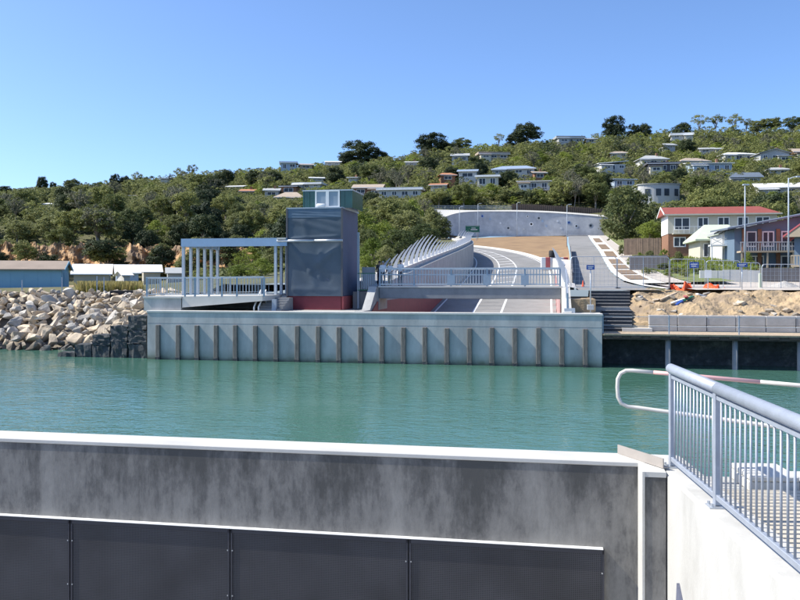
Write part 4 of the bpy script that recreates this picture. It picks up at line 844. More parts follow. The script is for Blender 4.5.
for k, (u, v, r_) in enumerate(((483, 216, .55), (527, 216, .4), (538, 218, .6), (541, 221, .35), (531, 224, .6), (509, 228, .6), (568, 222.5, .55), (578, 226, .5), (589, 225.5, .65), (490, 219, .3), (500, 223, .25), (517, 219, .28), (548, 226, .3), (556, 221, .3), (497, 214.5, .25), (474, 226, .25), (560, 228, .35), (523, 229, .25))):
    j = min(range(len(bot)), key=lambda i: abs(400 + F * bot[i].x / bot[i].y - u)); f = (Zv(v, bot[j].y) - bot[j].z) / (tp_[j].z - bot[j].z); c = bot[j].lerp(tp_[j], max(.05, min(.95, f))) + Vector((0, -.08, 0))
    b = MB(); b.prism([c + Vector((math.cos(a) * r_, 0, math.sin(a) * r_)) for a in np.linspace(0, 6.283, 15)[:-1]], (0, .06, 0)); ds = b.part('mosaic_disc', ('wall_blue', 'roof_white', 'wall_white')[k % 3], rw)
    if r_ > .38: b = MB(); b.prism([c + Vector((math.cos(a) * r_ * .55, -.03, math.sin(a) * r_ * .55)) for a in np.linspace(0, 6.283, 11)[:-1]], (0, .025, 0)); link('disc_centre', b.mesh('disc_centre', ('sign_blue', 'dark', 'glass_dark')[k % 3], lambda q: xf_inv(q, rw)), ds)
# fences above the wall
pfe = thing('paling_fence', at(560, 212, 243), 'long brown timber fence above the retaining wall', 'fence')
pp = catmull([at(u, v, 243) for u, v in ((512, 210.5), (535, 211), (560, 212.5), (585, 214), (612, 216.5))], 12)
for p, q in zip(pp, pp[1:]):
    b = MB(); b.hexa([p, q, q + Vector((0, .06, 0)), p + Vector((0, .06, 0)), p + Vector((0, 0, 1.9)), q + Vector((0, 0, 1.9)), q + Vector((0, .06, 1.9)), p + Vector((0, .06, 1.9))]); b.part('panel', 'paling', pfe)
    b = MB(); b.bar(p + Vector((0, -.08, 0)), p + Vector((0, -.08, 2.1)), .14, .14); b.part('post', 'timber_dark', pfe)
prf = thing('post_rail_fence', at(470, 209, 243), 'grey post and rail fence above the left part of retaining wall', 'fence')
pp = [at(u, v, 243) for u, v in ((428, 210), (445, 209.8), (462, 209.8), (479, 209.8), (496, 210), (512, 210.3))]
for p in pp: b = MB(); b.bar(p, p + Vector((0, 0, 1.3)), .14, .14); b.part('post', 'wall_grey', prf)
for hh in (.4, .8, 1.2):
    b = MB()
    for p, q in zip(pp, pp[1:]): b.bar(p + Vector((0, 0, hh)), q + Vector((0, 0, hh)), .06, .16)
    b.part('rail', 'wall_grey', prf)
g = thing('road_sign', at(472.5, 237, 196), 'green road direction sign with white lettering in front of retaining wall', 'sign')
hz = Zv(226, 196) - Zv(237, 196); w_ = 14 / F * 196 / 2; h_ = 6.6 / F * 196
for x in (-w_ * .6, w_ * .6): b = MB(); b.tube([(x, .08, -.8), (x, .08, hz)], .07, 8); b.part('post', 'galv', g, world=False)
b = MB(); b.box(-w_, w_, -.03, .03, hz - h_, hz + .12); pl_ = b.part('plate', 'sign_green', g, world=False)
b = MB(); b.box(-w_ * .92, w_ * .92, -.04, -.032, hz - .02, hz + .05); b.box(-w_ * .92, w_ * .92, -.04, -.032, hz - h_ + .06, hz - h_ + .13); b.bar((-w_ * .75, -.036, hz - h_ * .75), (-w_ * .35, -.036, hz - h_ * .3), .008, .13, (0, 1, 0)); b.box(-w_ * .25, w_ * .7, -.04, -.032, hz - h_ * .62, hz - h_ * .5); b.box(-w_ * .15, w_ * .45, -.04, -.032, hz - h_ * .36, hz - h_ * .27)
link('lettering', b.mesh('lettering', 'white_paint'), pl_)
# guard rail by the left end of the wall (seen over the left ramp wall)
gr = thing('guard_rail', at(455, 240, 178), 'dark slatted fence at the head of the left ramp wall', 'fence')
pp = [at(438, 233, 160), at(446, 235, 166), at(453, 239, 172), at(459, 243, 170)]
for p in pp: b = MB(); b.bar(p - Vector((0, 0, 1.2)), p + Vector((0, 0, .9)), .2, .2); b.part('post', 'wall_dark', gr)
for hh in (-.5, 0, .5):
    b = MB()
    for p, q in zip(pp, pp[1:]): b.bar(p + Vector((0, 0, hh)), q + Vector((0, 0, hh)), .06, .3)
    b.part('slat', 'timber_dark', gr)
# works barrier at the head of the right ramp wall
p = Vector((23.4, 124.5, zmain(124.5) + .3)); wb_ = thing('works_barrier', p, 'red and white works barrier with dark drum on top beside the kerb', 'barrier')
for k in range(6):
    b = MB(); b.box(-2 + k * .68, -1.33 + k * .68, -.35, .35, 0, 1.7); b.part('panel', 'red_pale' if k in (1, 3, 5) else 'white_paint', wb_, world=False, bevel=.05)
b = MB(); b.tube([(-.3, 0, 1.7), (-.3, 0, 1.9), (-.3, 0, 2.6), (-.3, 0, 2.75)], [.45, .5, .5, .4], 14); b.part('drum', 'dark', wb_, world=False, smooth=True)
# ------------------------------------------------------------------ near side: wall, parapet, railing
ZT = 3.25
C0 = Vector((2.92, 9.13)); NE = Vector((-0.9841, 0.1776)); ND = Vector((0.1776, 0.9841))
def Wn(s, t, z=0): p = C0 + NE * s + ND * t; return Vector((p.x, p.y, z))
def nbox(b, s0, s1, t0, t1, z0, z1):
    a, c = max(s0, s1), min(s0, s1); return b.hexa([Wn(a, t0, z0), Wn(c, t0, z0), Wn(c, t1, z0), Wn(a, t1, z0), Wn(a, t0, z1), Wn(c, t0, z1), Wn(c, t1, z1), Wn(a, t1, z1)])
def Sn(u, t):
    k = (u - 400.0) / F; q = C0 + ND * t; return (q.x - k * q.y) / (k * NE.y - NE.x)
nw = thing('near_wall', Wn(5, .2, 0), 'stained grey concrete canal wall in the foreground with white top', 'wall', WR)
b = MB(); nbox(b, -.3, 16, .0, .42, -5.5, ZT - .055); b.part('wall_face', 'concrete_stained', nw)
b = MB(); nbox(b, -.25, 16, -.012, .46, ZT - .052, ZT); b.part('coping', 'concrete_white', nw, bevel=.008)
zp = 2.265
sd_ = [Sn(605, -.06), Sn(408.5, -.06), Sn(230, -.06), Sn(70, -.06), Sn(-95, -.06), Sn(-260, -.06)]
for a, c in zip(sd_, sd_[1:]):
    q = MB(); nbox(q, a + .015, c - .015, -.05, -.035, -3, zp); pn = q.part('mesh_panel', 'perforated', nw)
    q = MB(); fw = .03
    nbox(q, a + .008, c - .008, -.062, -.0505, zp - .05, zp); nbox(q, a + .008, a + fw, -.062, -.0505, -3, zp - .0); nbox(q, c - fw, c - .008, -.062, -.0505, -3, zp)
    link('panel_frame', q.mesh('panel_frame', 'panel_frame', lambda p: xf_inv(p, nw)), pn)
    for zz in (2.0, 1.45, .9):
        for s_ in (a + .03, c - .03):
            q = MB(); c0 = Wn(s_, -.066, zz); q.tube([c0, c0 + Vector((ND.x, ND.y, 0)) * .012], .008, 6); link('bolt', q.mesh('bolt', 'wall_grey', lambda p: xf_inv(p, nw)), pn)
q = MB(); nbox(q, sd_[0] + .02, 15.5, -.08, -.0, zp + .004, zp + .010); q.part('ledge_angle', 'white_paint', nw)
pr_ = thing('pier', Wn(.2, -.2, 0), 'narrow concrete pier between the foreground wall and white parapet', 'pier', WR)
b = MB(); nbox(b, .02, .235, -.44, .002, -5.5, ZT - .06); b.part('shaft', 'concrete_stained', pr_)
b = MB(); nbox(b, .237, .262, -.45, -.002, -5.5, ZT - .003); b.part('sunlit_face', 'concrete_white', pr_)  # sunlit left face put into pale concrete, shaded front into dark
b = MB(); nbox(b, .018, .237, -.445, .0, ZT - .058, ZT - .004); b.part('cap', 'concrete_white', pr_)
# parapet running towards the viewer
PD = Vector((-0.072, -1.0)).normalized(); PN = Vector((-PD.y, PD.x)) * 1.0   # PN points to the right (+x)
if PN.x < 0: PN = -PN
def Pp(l, o, z): p = Vector((2.90, 9.55)) + PD * l + PN * o; return Vector((p.x, p.y, z))
def pbox(b, l0, l1, o0, o1, z0, z1): return b.hexa([Pp(l0, o0, z0), Pp(l0, o1, z0), Pp(l1, o1, z0), Pp(l1, o0, z0), Pp(l0, o0, z1), Pp(l0, o1, z1), Pp(l1, o1, z1), Pp(l1, o0, z1)])
pw = thing('parapet_wall', Pp(4, .2, 0), 'bright white concrete parapet wall running toward the viewer at right', 'wall')
b = MB(); pbox(b, 0, 12, 0, .40, -5.5, ZT - .02); b.part('wall_face', 'concrete_parapet', pw, bevel=.03)
b = MB(); tri = [Pp(3.55, -.012, 1.93), Pp(3.05, -.012, 2.02), Pp(3.55, -.012, 2.55)]; b.prism(tri, (0.01, 0, 0)) if False else None
b = MB(); b.prism([Pp(1.28, -.03, 1.9), Pp(1.70, -.03, 1.9), Pp(1.33, -.03, 2.25)], (.028, 0, 0)); b.part('shadow_wedge', 'cloth_slate', pw)  # dark wedge painted in place of a triangular shadow on the parapet
# main balustrade on it
nb = thing('balustrade', Pp(4, .15, ZT), 'pale galvanised balustrade with thick round handrail in the right foreground', 'railing')
o_ = .13; zb_ = ZT; zr_ = 4.31
pl_list = [.52, 2.1, 4.7, 7.3]
b = MB(); L0 = Pp(.47, o_, zr_); b.tube([L0 + Vector((0, .035, 0)), L0 + Vector((0, .02, 0)), L0, Pp(2.12, o_, zr_)], [.012, .045, .055, .055], 18); b.part('handrail', 'galv_rail', nb, smooth=True)
b = MB(); b.tube([Pp(2.125, o_, zr_), Pp(2.135, o_, zr_)], .052, 18); b.part('joint_collar', 'dark', nb, smooth=True)
b = MB(); b.tube([Pp(2.14, o_, zr_), Pp(4.5, o_, zr_), Pp(9, o_, zr_)], .056, 18); b.part('handrail', 'galv_rail', nb, smooth=True)
for l in pl_list:
    b = MB(); pbox(b, l - .035, l + .035, o_ - .03, o_ + .03, zb_ + .0, zr_ - .04); po = b.part('post', 'galv_rail', nb, bevel=.006)
    b = MB(); pbox(b, l - .075, l + .075, o_ - .085, o_ + .085, zb_ - .019, zb_ - .007); b.part('base_plate', 'galv', nb)
    for dl, do in ((-.05, -.06), (.05, -.06), (-.05, .06), (.05, .06)):
        b = MB(); c = Pp(l + dl, o_ + do, zb_ - .008); b.tube([c, c + Vector((0, 0, .03))], .013, 6); b.part('bolt', 'galv', nb)
for a, c in zip(pl_list, pl_list[1:]):
    b = MB(); pbox(b, a + .037, c - .037, o_ - .022, o_ + .022, zb_ + .05, zb_ + .10); b.part('bottom_rail', 'galv_rail', nb, bevel=.004)
    b = MB(); pbox(b, a + .037, c - .037, o_ - .018, o_ + .018, zr_ - .10, zr_ - .068); b.part('upper_rail', 'galv_rail', nb)
    n = 13 if c < 2.5 else 21
    for k in range(1, n):
        l = a + (c - a) * k / n; q = MB(); q.tube([Pp(l, o_, zb_ + .1), Pp(l, o_, zr_ - .1)], .0105, 8); q.part('baluster', 'galv_rail', nb, smooth=True)
# quay surface right of the parapet: timber boards and a pale kerb at the canal edge
b = MB(); b.hexa([Pp(0.2, .42, 2.9), Pp(0.2, 12, 2.9), Pp(12, 12, 2.9), Pp(12, .42, 2.9), Pp(0.2, .42, 3.06), Pp(.2, 12, 3.06), Pp(12, 12, 3.06), Pp(12, .42, 3.06)]); b.solo('quay_base', 'concrete', kind='structure')
b = MB(); b.quad(Wn(.2, .43, 3.0), Wn(-14, .43, 3.0), Wn(-14, .43, -5.5), Wn(.2, .43, -5.5)); b.solo('quay_face', 'concrete', kind='structure')
dk = thing('deck', Pp(3, 2, 3.06), 'pale slatted boardwalk behind the foreground balustrade', 'deck')
for k in range(52):
    l = .95 + k * .125; b = MB(); pbox(b, l, l + .108, .43, 5.2, 3.065, 3.105); b.part('board', 'deck_pale', dk)
kk_ = thing('kerb_block', Pp(.6, 1.2, 3.06), 'low white concrete kerb block at the canal edge behind the balustrade', 'kerb')
b = MB(); pbox(b, .22, .86, .84, 1.36, 3.062, 3.17); b.part('block', 'concrete_white', kk_, bevel=.012)
b = MB(); pbox(b, .24, .88, .85, 1.35, 3.173, 3.23); b.part('cap', 'concrete_white', kk_, bevel=.012)
k2 = MB(); pbox(k2, .3, .9, 1.40, 4.5, 3.062, 3.16); k2.solo('kerb_block', 'concrete_white', 'long lower white kerb block right of the capped one', 'kerb', bevel=.012)
# looped handrail
hl = thing('loop_handrail', Vector((3.2, 9.4, 3.1)), 'pale pink and cream looped pipe handrail beyond the foreground balustrade', 'railing')
def pA(u, v, Y): return at(u, v, Y)
a0, a1 = pA(632, 370.5, 9.85), pA(800, 385.5, 9.0); lo0, lo1 = pA(636, 407.5, 9.85), pA(800, 430, 9.0)
far1 = a1 + (a1 - a0) * .5; far2 = lo1 + (lo1 - lo0) * .5
m1, m2 = a0.lerp(a1, .14), a0.lerp(a1, .26); m3 = a0.lerp(a1, .78)
bend = [pA(626, 370.6, 9.87), pA(620.5, 373.5, 9.88), pA(617.8, 379, 9.89), pA(617.4, 387, 9.89), pA(618, 397, 9.89), pA(621, 403.3, 9.88), pA(627.5, 406.6, 9.87)]
b = MB(); b.tube([m1, a0] + bend + [lo0, lo1, far2], .024, 10); b.part('pipe', 'pipe_cream', hl, smooth=True)
b = MB(); b.tube([m1, m2, m3], .0245, 10); b.part('pipe', 'pink_pipe', hl, smooth=True)
b = MB(); b.tube([m3, a1, far1], .024, 10); b.part('pipe', 'pipe_cream', hl, smooth=True)
for f in (1.35,):
    p = a0.lerp(a1, f); b = MB(); b.tube([p, Vector((p.x, p.y, 3.06))], .022, 8); b.part('post', 'pipe_cream', hl, smooth=True)
# loose steel angle on the wall end
q0, q1 = at(617.5, 455.5, 9.62), at(663, 474, 8.86); q0.z = q1.z = ZT + .003
b = MB(); d_ = (q1 - q0).normalized(); sx = Vector((-d_.y, d_.x, 0))
b.hexa([q0, q1, q1 + sx * .012, q0 + sx * .012, q0 + Vector((0, 0, .105)), q1 + Vector((0, 0, .105)), q1 + sx * .012 + Vector((0, 0, .105)), q0 + sx * .012 + Vector((0, 0, .105))])
b.hexa([q0 + sx * .0125, q1 + sx * .0125, q1 + sx * .09, q0 + sx * .09, q0 + sx * .0125 + Vector((0, 0, .01)), q1 + sx * .0125 + Vector((0, 0, .01)), q1 + sx * .09 + Vector((0, 0, .01)), q0 + sx * .09 + Vector((0, 0, .01))])
b.solo('steel_angle', 'angle_steel', 'short grey steel angle lying across the end of foreground wall', 'steel angle')
# floor of the near ramp
b = MB(); b.quad((-30, -25, -5.4), (30, -25, -5.4), (30, 9.6, -5.4), (-30, 14, -5.4)); b.solo('ramp_road', 'asphalt', kind='structure')
# ------------------------------------------------------------------ left shore: riprap, seawall blocks, huts
rock_me = []
for k in range(14):
    bm = bmesh.new(); rg = random.Random(k * 3 + 1)
    for _ in range(11):
        v = Vector((rg.gauss(0, 1), rg.gauss(0, 1), rg.gauss(0, 1))).normalized(); bm.verts.new((v.x * rg.uniform(.85, 1.15), v.y * rg.uniform(.7, .95), v.z * rg.uniform(.5, .75)))
    bmesh.ops.convex_hull(bm, input=bm.verts)
    for v in [v for v in bm.verts if not v.link_faces]: bm.verts.remove(v)
    bmesh.ops.bevel(bm, geom=list(bm.edges), offset=.035, segments=1, affect='EDGES', clamp_overlap=True)
    bmesh.ops.triangulate(bm, faces=bm.faces); bmesh.ops.subdivide_edges(bm, edges=[e for e in bm.edges if e.calc_length() > .35], cuts=2, use_grid_fill=True); bmesh.ops.triangulate(bm, faces=bm.faces)
    for v in bm.verts: v.co += v.co.normalized() * (mnoise.fractal(v.co * 1.6 + Vector((k * 7, 0, 0)), .8, 2, 4) * .09)
    me = bpy.data.meshes.new('boulder'); bm.to_mesh(me); bm.free(); me.materials.append(MATS['rock_tan' if k % 3 else 'rock_grey']); rock_me.append(me)
rg = random.Random(77); nrk = 0
b = MB(); rows = []
for i in range(24):
    f = i / 23; rows.append([Vector((x, (57.0 if x > -20 else 62.0 if x < -23.5 else 57 + (-20 - x) / 3.5 * 5) - 1.5 + f * 10.5, -.9 + 4.9 * min(1, f * 1.12))) for x in np.linspace(-75, -16.6, 60)])
b.grid(rows); b.solo('shore_bank', 'rock_bed', kind='structure')
for row in range(15):
    f = row / 14
    x = -16.9 - rg.uniform(0, .4)
    while x > -37:
        yw = 57.0 if x > -20 else 62.0 if x < -23.5 else 57 + (-20 - x) / 3.5 * 5
        sz = rg.choice((.32, .42, .5, .6, .74)) * rg.uniform(.9, 1.1) * (1.0 if f < .85 else .75); y = yw - .9 + f * 8.8 + rg.uniform(-.3, .3); z = -.25 + 4.25 * min(1, f * 1.1) + rg.uniform(-.1, .3)
        me = rock_me[rg.randrange(14)]; gy = me.materials[0].name == 'rock_grey'
        if nrk < 299 or True:
            o = link('boulder', me, None, (x, y, z)); o.rotation_euler = (rg.uniform(-.7, .7), rg.uniform(-.7, .7), rg.uniform(0, 6.3)); o.scale = (sz * rg.uniform(1, 1.4), sz, sz * rg.uniform(.9, 1.2))
            where = 'on the crest of' if f > .8 else 'at the waterline of' if f < .12 else 'halfway up'
            tag(o, f'angular {"grey" if gy else "tan"} boulder {where} the rock bank left of canal wall', 'boulder', f'{"grey" if gy else "tan"} boulders {where} the rock bank'); nrk += 1
        x -= sz * 1.55 * rg.uniform(.85, 1.15)
sw = thing('seawall_blocks', at(111, 358, 56.3), 'stepped stacks of dark mussel-covered blocks at left end of canal wall', 'seawall', WR)
def lump(s0, s1, t0_, t1_, z0, z1, seed):
    bm = bmesh.new(); bmesh.ops.create_cube(bm, size=1); bmesh.ops.subdivide_edges(bm, edges=list(bm.edges), cuts=5, use_grid_fill=True); rgn = random.Random(seed); mb = MB()
    for v in bm.verts:
        x = (v.co.x + .5); y = v.co.y + .5; z = v.co.z + .5; p = W(s0 + (s1 - s0) * x, t0_ + (t1_ - t0_) * y, z0 + (z1 - z0) * z); v.co = p + Vector((rgn.uniform(-.05, .05), rgn.uniform(-.09, .05), rgn.uniform(-.05, .05)))
    mb.v = [v.co.copy() for v in bm.verts]; bm.verts.index_update(); mb.f = [tuple(v.index for v in f.verts) for f in bm.faces]; mb.m = [0] * len(mb.f); bm.free(); return mb
for i, (u0_, u1_, vt) in enumerate(((75, 92, 344.5), (92.5, 110, 335), (110.5, 127.5, 326), (128, 147, 316))):
    tz = .55; s0_, s1_ = S(u0_, tz), S(u1_, tz); zt_ = Zv(vt, WY(s0_, tz)); nb_ = [1, 2, 2, 3][i]
    for k in range(nb_):
        za = -1.5 if k == 0 else zt_ * k / nb_ + .02; lump(s0_, s1_ + .03, tz, tz + 1.4 + .3 * i, za, zt_ * (k + 1) / nb_, i * 10 + k).part('block', 'mussel', sw)
lump(S(59, .6), S(76, .6), .5, 1.7, -1.5, .28, 99).part('block', 'mussel', sw)
# bathing huts
def hut(u0, u1, ug, vb, vr, ve, Y, dp, mw, mr, lab, rot=0.0, nwin=0, ridge_end=None):
    """long side faces the viewer from u0 to u1, gable end on the right out to ug"""
    p = at((u0 + u1) / 2, vb, Y); f = thing('bathing_hut', p, lab, 'hut', rot, group='bathing huts behind the rock bank'); wd = (u1 - u0) / F * Y; he = (vb - ve) / F * Y; hr = (vb - vr) / F * Y
    b = MB(); b.box(-wd / 2, wd / 2, 0, dp, -.8, he); b.part('wall', mw, f, world=False)
    for sx_ in (-wd / 2, wd / 2):
        b = MB(); b.prism([(sx_ - .06, 0, he), (sx_ - .06, dp, he), (sx_ - .06, dp / 2, hr)], (.12, 0, 0)); b.part('gable', mw, f, world=False)
    ov = .35; b = MB()
    for y0, y1 in ((-ov, dp / 2), (dp + ov, dp / 2)):
        zz0 = he - (hr - he) * ov / (dp / 2); b.hexa([(-wd / 2 - ov, y0, zz0), (wd / 2 + ov, y0, zz0), (wd / 2 + ov, y1, hr), (-wd / 2 - ov, y1, hr), (-wd / 2 - ov, y0, zz0 + .1), (wd / 2 + ov, y0, zz0 + .1), (wd / 2 + ov, y1, hr + .1), (-wd / 2 - ov, y1, hr + .1)])
    b.part('roof', mr, f, world=False)
    b = MB()
    for y0, y1 in ((-ov, dp / 2), (dp + ov, dp / 2)):
        zz0 = he - (hr - he) * ov / (dp / 2); b.bar((wd / 2 + ov + .03, y0, zz0 - .02), (wd / 2 + ov + .03, y1, hr - .02), .05, .22)
    b.part('barge_board', 'wall_tan' if mr == 'roof_white' else mw, f, world=False)
    for k in range(int(wd / 1.2)):
        x = -wd / 2 + .6 + k * 1.2; b = MB(); b.box(x - .02, x + .02, -.012, 0, -.5, he - .05); b.part('batten', mw, f, world=False)
    b = MB(); b.box(wd / 2, wd / 2 + .05, dp * .32, dp * .68, -.3, he * .85); b.part('door', mw, f, world=False)
    return f
hut(-60, 57, 73, 293, 261, 269, 78, 5.2, 'hut_blue', 'hut_roof', 'long blue bathing hut with brown roof at left edge', .25)
hut(75, 108, 116, 291, 264.5, 273.5, 92, 5, 'hut_tan', 'roof_white', 'tan bathing hut with bright white roof right of the blue hut', .3)
hut(117, 138, 144, 288, 265, 272.5, 104, 4.6, 'wall_blue', 'roof_white', 'small pale blue bathing hut with white roof, third from left', .35)
hut(144, 160, 166, 287, 265, 271.5, 114, 4.6, 'hut_tan', 'roof_white', 'small white-roofed bathing hut farthest along the row', .35)
hut(124, 130, 134, 282, 271, 275, 97, 3, 'wall_white', 'roof_white', 'tiny white gabled hut in front of the third bathing hut', .6)
hut(168, 182, 186, 285, 268, 273, 124, 4.4, 'wall_grey', 'roof_grey', 'grey bathing hut partly hidden behind the pergola posts', .3)
p = at(121, 295.5, 68.5); b = MB(); b.box(p.x - .95, p.x + .95, p.y, p.y + .8, p.z - .2, p.z + .42); b.solo('drain_box', 'dark', 'low black drain box among rocks below the dry grass', 'drain', bevel=.03)
for u, vb, vt in ((22, 294, 280), (62, 294, 277), (97, 292, 276), (104, 292, 277)):
    p = at(u, vb, 70.5); b = MB(); b.bar(p, p + Vector((0, 0, (vb - vt) / F * 70.5)), .07, .07); b.solo('marker_post', 'post_pale', 'slim pale marker post standing behind the rock bank', 'post', 'marker posts behind rock bank')
# cliffs
def cnoise(x, seed): return math.sin(x * .31 + seed) + .6 * math.sin(x * .83 + seed * 2.3) + .35 * math.sin(x * 1.9 + seed * .7)
rgn = random.Random(4); rows = []; us_ = np.arange(-40, 275, 1.4)
for i in range(15):
    f = i / 14; row = []
    for u in us_:
        base = float(np.interp(u, [-40, 170, 200, 275], [149, 147, 140, 139])); vb_ = 272; vt_ = float(np.interp(u, [-40, 180, 230, 275], [243, 246, 249, 243])) + 1.6 * cnoise(u * .8, 3)
        g = (u * .55 + 2.2 * f * math.sin(u * .09)); y = base + f * 4.5 + 1.3 * cnoise(g * .45, 1) * (.5 + .5 * math.sin(f * 3.1)) + .8 * cnoise(g * .9 + f * 4, 5) * .5 + .5 * math.sin(f * 16 + u * .2) + rgn.uniform(-.22, .22); row.append(at(u, vb_ + (vt_ - vb_) * f + .5 * cnoise(u * 1.7 + i, 2), y))
    rows.append(row)
b = MB(); b.grid(rows); b.solo('cliff', 'cliff', kind='structure')
# ------------------------------------------------------------------ houses on the hill
PROT = []                                          # what trees must not stand in front of: (u0, u1, v0, v1, distance)
def window(parent, x0, x1, z0, z1, y=-.0, frame='white_paint', pane='glass_dark', fw=None, split=True):
    fw = fw or min(.14, (x1 - x0) * .12); b = MB()
    b.box(x0, x1, y - .07, y, z0, z0 + fw); b.box(x0, x1, y - .07, y, z1 - fw, z1); b.box(x0, x0 + fw, y - .07, y, z0 + fw, z1 - fw); b.box(x1 - fw, x1, y - .07, y, z0 + fw, z1 - fw)
    if split and x1 - x0 > 1.2: c = (x0 + x1) / 2; b.box(c - fw / 2, c + fw / 2, y - .07, y, z0 + fw, z1 - fw)
    w_ = b.part('window', frame, parent, world=False); b = MB(); b.box(x0 + fw, x1 - fw, y - .03, y - .015, z0 + fw, z1 - fw); link('pane', b.mesh('pane', pane), w_); return w_
def roof_part(f, wd, dp, he, hr, kind, m, ov=.5):
    b = MB(); x0, x1, y0, y1 = -wd / 2 - ov, wd / 2 + ov, -ov, dp + ov; th = .22
    if kind == 'flat': b.box(x0, x1, y0, y1, he, hr)
    elif kind == 'skillion': b.hexa([(x0, y0, he + .02), (x1, y0, he + .02), (x1, y1, hr - th), (x0, y1, hr - th), (x0, y0, he + th), (x1, y0, he + th), (x1, y1, hr), (x0, y1, hr)])
    elif kind == 'skew': b.hexa([(x0, y0, he + .02), (x1, y0, hr - th), (x1, y1, hr - th), (x0, y1, he + .02), (x0, y0, he + th), (x1, y0, hr), (x1, y1, hr), (x0, y1, he + th)])
    elif kind == 'gable':
        for ya, yb in ((y0, dp / 2), (y1, dp / 2)): b.hexa([(x0, ya, he), (x1, ya, he), (x1, yb, hr - th), (x0, yb, hr - th), (x0, ya, he + th), (x1, ya, he + th), (x1, yb, hr), (x0, yb, hr)])
    elif kind == 'gable_front':
        for xa, xb in ((x0, 0), (x1, 0)): b.hexa([(xa, y0, he), (xa, y1, he), (xb, y1, hr - th), (xb, y0, hr - th), (xa, y0, he + th), (xa, y1, he + th), (xb, y1, hr), (xb, y0, hr)])
    else:
        ins = min(dp / 2, wd * .35); v = [(x0, y0, he), (x1, y0, he), (x1, y1, he), (x0, y1, he), (x0, y0, he + th), (x1, y0, he + th), (x1, y1, he + th), (x0, y1, he + th), (x0 + ins, dp / 2, hr), (x1 - ins, dp / 2, hr)]
        i = len(b.v); b.v += [Vector(q) for q in v]
        for fc in ((3, 2, 1, 0), (0, 1, 5, 4), (1, 2, 6, 5), (2, 3, 7, 6), (3, 0, 4, 7), (4, 5, 9, 8), (5, 6, 9), (6, 7, 8, 9), (7, 4, 8)): b.f.append(fc); b.m.append(0)
    return b.part('roof', m, f, world=False)
def house(u0, u1, vt, vb, Y, kind, mw, mr, label, rh=.3, rot=None, storeys=1, dp=8, wins=None, chim=False, deck=False, prot=True, seed=0, ov=.8):
    rg = random.Random(int(u0 * 7 + vt)); rot = rg.uniform(-.25, .15) if rot is None else rot
    wd = (u1 - u0) / F * Y / (abs(math.cos(rot)) + .12); H = (vb - vt) / F * Y; hr = H; he = H * (1 - rh); p = at((u0 + u1) / 2, vb, Y)
    f = thing('house', p, label, 'house', rot)
    b = MB(); b.box(-wd / 2, wd / 2, 0, dp, -4.5, he); b.part('wall', mw, f, world=False)
    if kind in ('gable', 'skew', 'skillion'):
        for sx_ in (-wd / 2 + .02, wd / 2 - .14):
            b = MB()
            if kind == 'gable': b.prism([(sx_, .05, he), (sx_, dp - .05, he), (sx_, dp / 2, hr - .15)], (.12, 0, 0))
            elif kind == 'skillion': b.prism([(sx_, .05, he), (sx_, dp - .05, he), (sx_, dp - .05, hr - .2)], (.12, 0, 0))
            else: continue
            b.part('gable', mw, f, world=False)
    if kind == 'gable_front': b = MB(); b.prism([(-wd / 2, .03, he), (wd / 2, .03, he), (0, .03, hr - .15)], (0, .12, 0)); b.part('gable', mw, f, world=False)
    roof_part(f, wd, dp, he, hr, kind, mr, ov)
    st = he / storeys
    for s_ in range(storeys):
        n = wins if wins is not None else max(1, int(wd / 3.4)); pit = wd / n
        for k in range(n):
            ww = pit * rg.uniform(.42, .7); x = -wd / 2 + pit * (k + .5); z0 = s_ * st + st * (.12 if rg.random() < .3 else .36); window(f, x - ww / 2, x + ww / 2, z0, s_ * st + st * .86, 0.0)
    if chim:
        x = wd * .2; b = MB(); b.box(x - .4, x + .4, dp * .4, dp * .4 + .7, he, hr + .9); b.part('chimney', 'wall_brick', f, world=False)
    if deck:
        b = MB(); b.box(-wd / 2, wd / 2, -2.2, -.0, (storeys - 1) * st - .2, (storeys - 1) * st); b.part('deck', 'timber_deck', f, world=False)
        b = MB(); b.box(-wd / 2, wd / 2, -2.2, -2.12, (storeys - 1) * st + .9, (storeys - 1) * st + 1.0)
        for k in range(int(wd / .5)): b.box(-wd / 2 + k * .5, -wd / 2 + k * .5 + .06, -2.19, -2.13, (storeys - 1) * st, (storeys - 1) * st + .9)
        b.part('deck_rail', 'white_paint', f, world=False)
    if Y > 150 and wd > 8 and rg.random() < .6:         # a lower wing stepping out of the main box
        w2 = wd * rg.uniform(.3, .45); sg = rg.choice((-1, 1)); xc = sg * (wd / 2 - w2 / 2); h2 = he * rg.uniform(.62, .8); yf = -rg.uniform(1.6, 3.0)
        b = MB(); b.box(xc - w2 / 2, xc + w2 / 2, yf, -.001, -4.5, h2); wg = b.part('wing', rg.choice((mw, 'wall_cream', 'wall_grey')), f, world=False)
        b = MB(); b.hexa([(xc - w2 / 2 - .5, yf - .6, h2), (xc + w2 / 2 + .5, yf - .6, h2), (xc + w2 / 2 + .5, -.002, h2 + .5), (xc - w2 / 2 - .5, -.002, h2 + .5), (xc - w2 / 2 - .5, yf - .6, h2 + .16), (xc + w2 / 2 + .5, yf - .6, h2 + .16), (xc + w2 / 2 + .5, -.002, h2 + .66), (xc - w2 / 2 - .5, -.002, h2 + .66)]); link('wing_roof', b.mesh('wing_roof', mr), wg)
        window(f, xc - w2 * .3, xc + w2 * .3, h2 * .35, h2 * .85, yf)
    if Y > 150: b = MB(); b.box(-wd / 2 - ov, wd / 2 + ov, -ov - .12, -ov, he - .08, he + .14); b.part('gutter', 'white_paint', f, world=False) if kind in ('gable', 'hip', 'flat', 'skillion') else None
    if prot: PROT.append((u0 + (u1 - u0) * .08, u1 - (u1 - u0) * .08, vt - 1, vb - (vb - vt) * .48, Y))
    return f
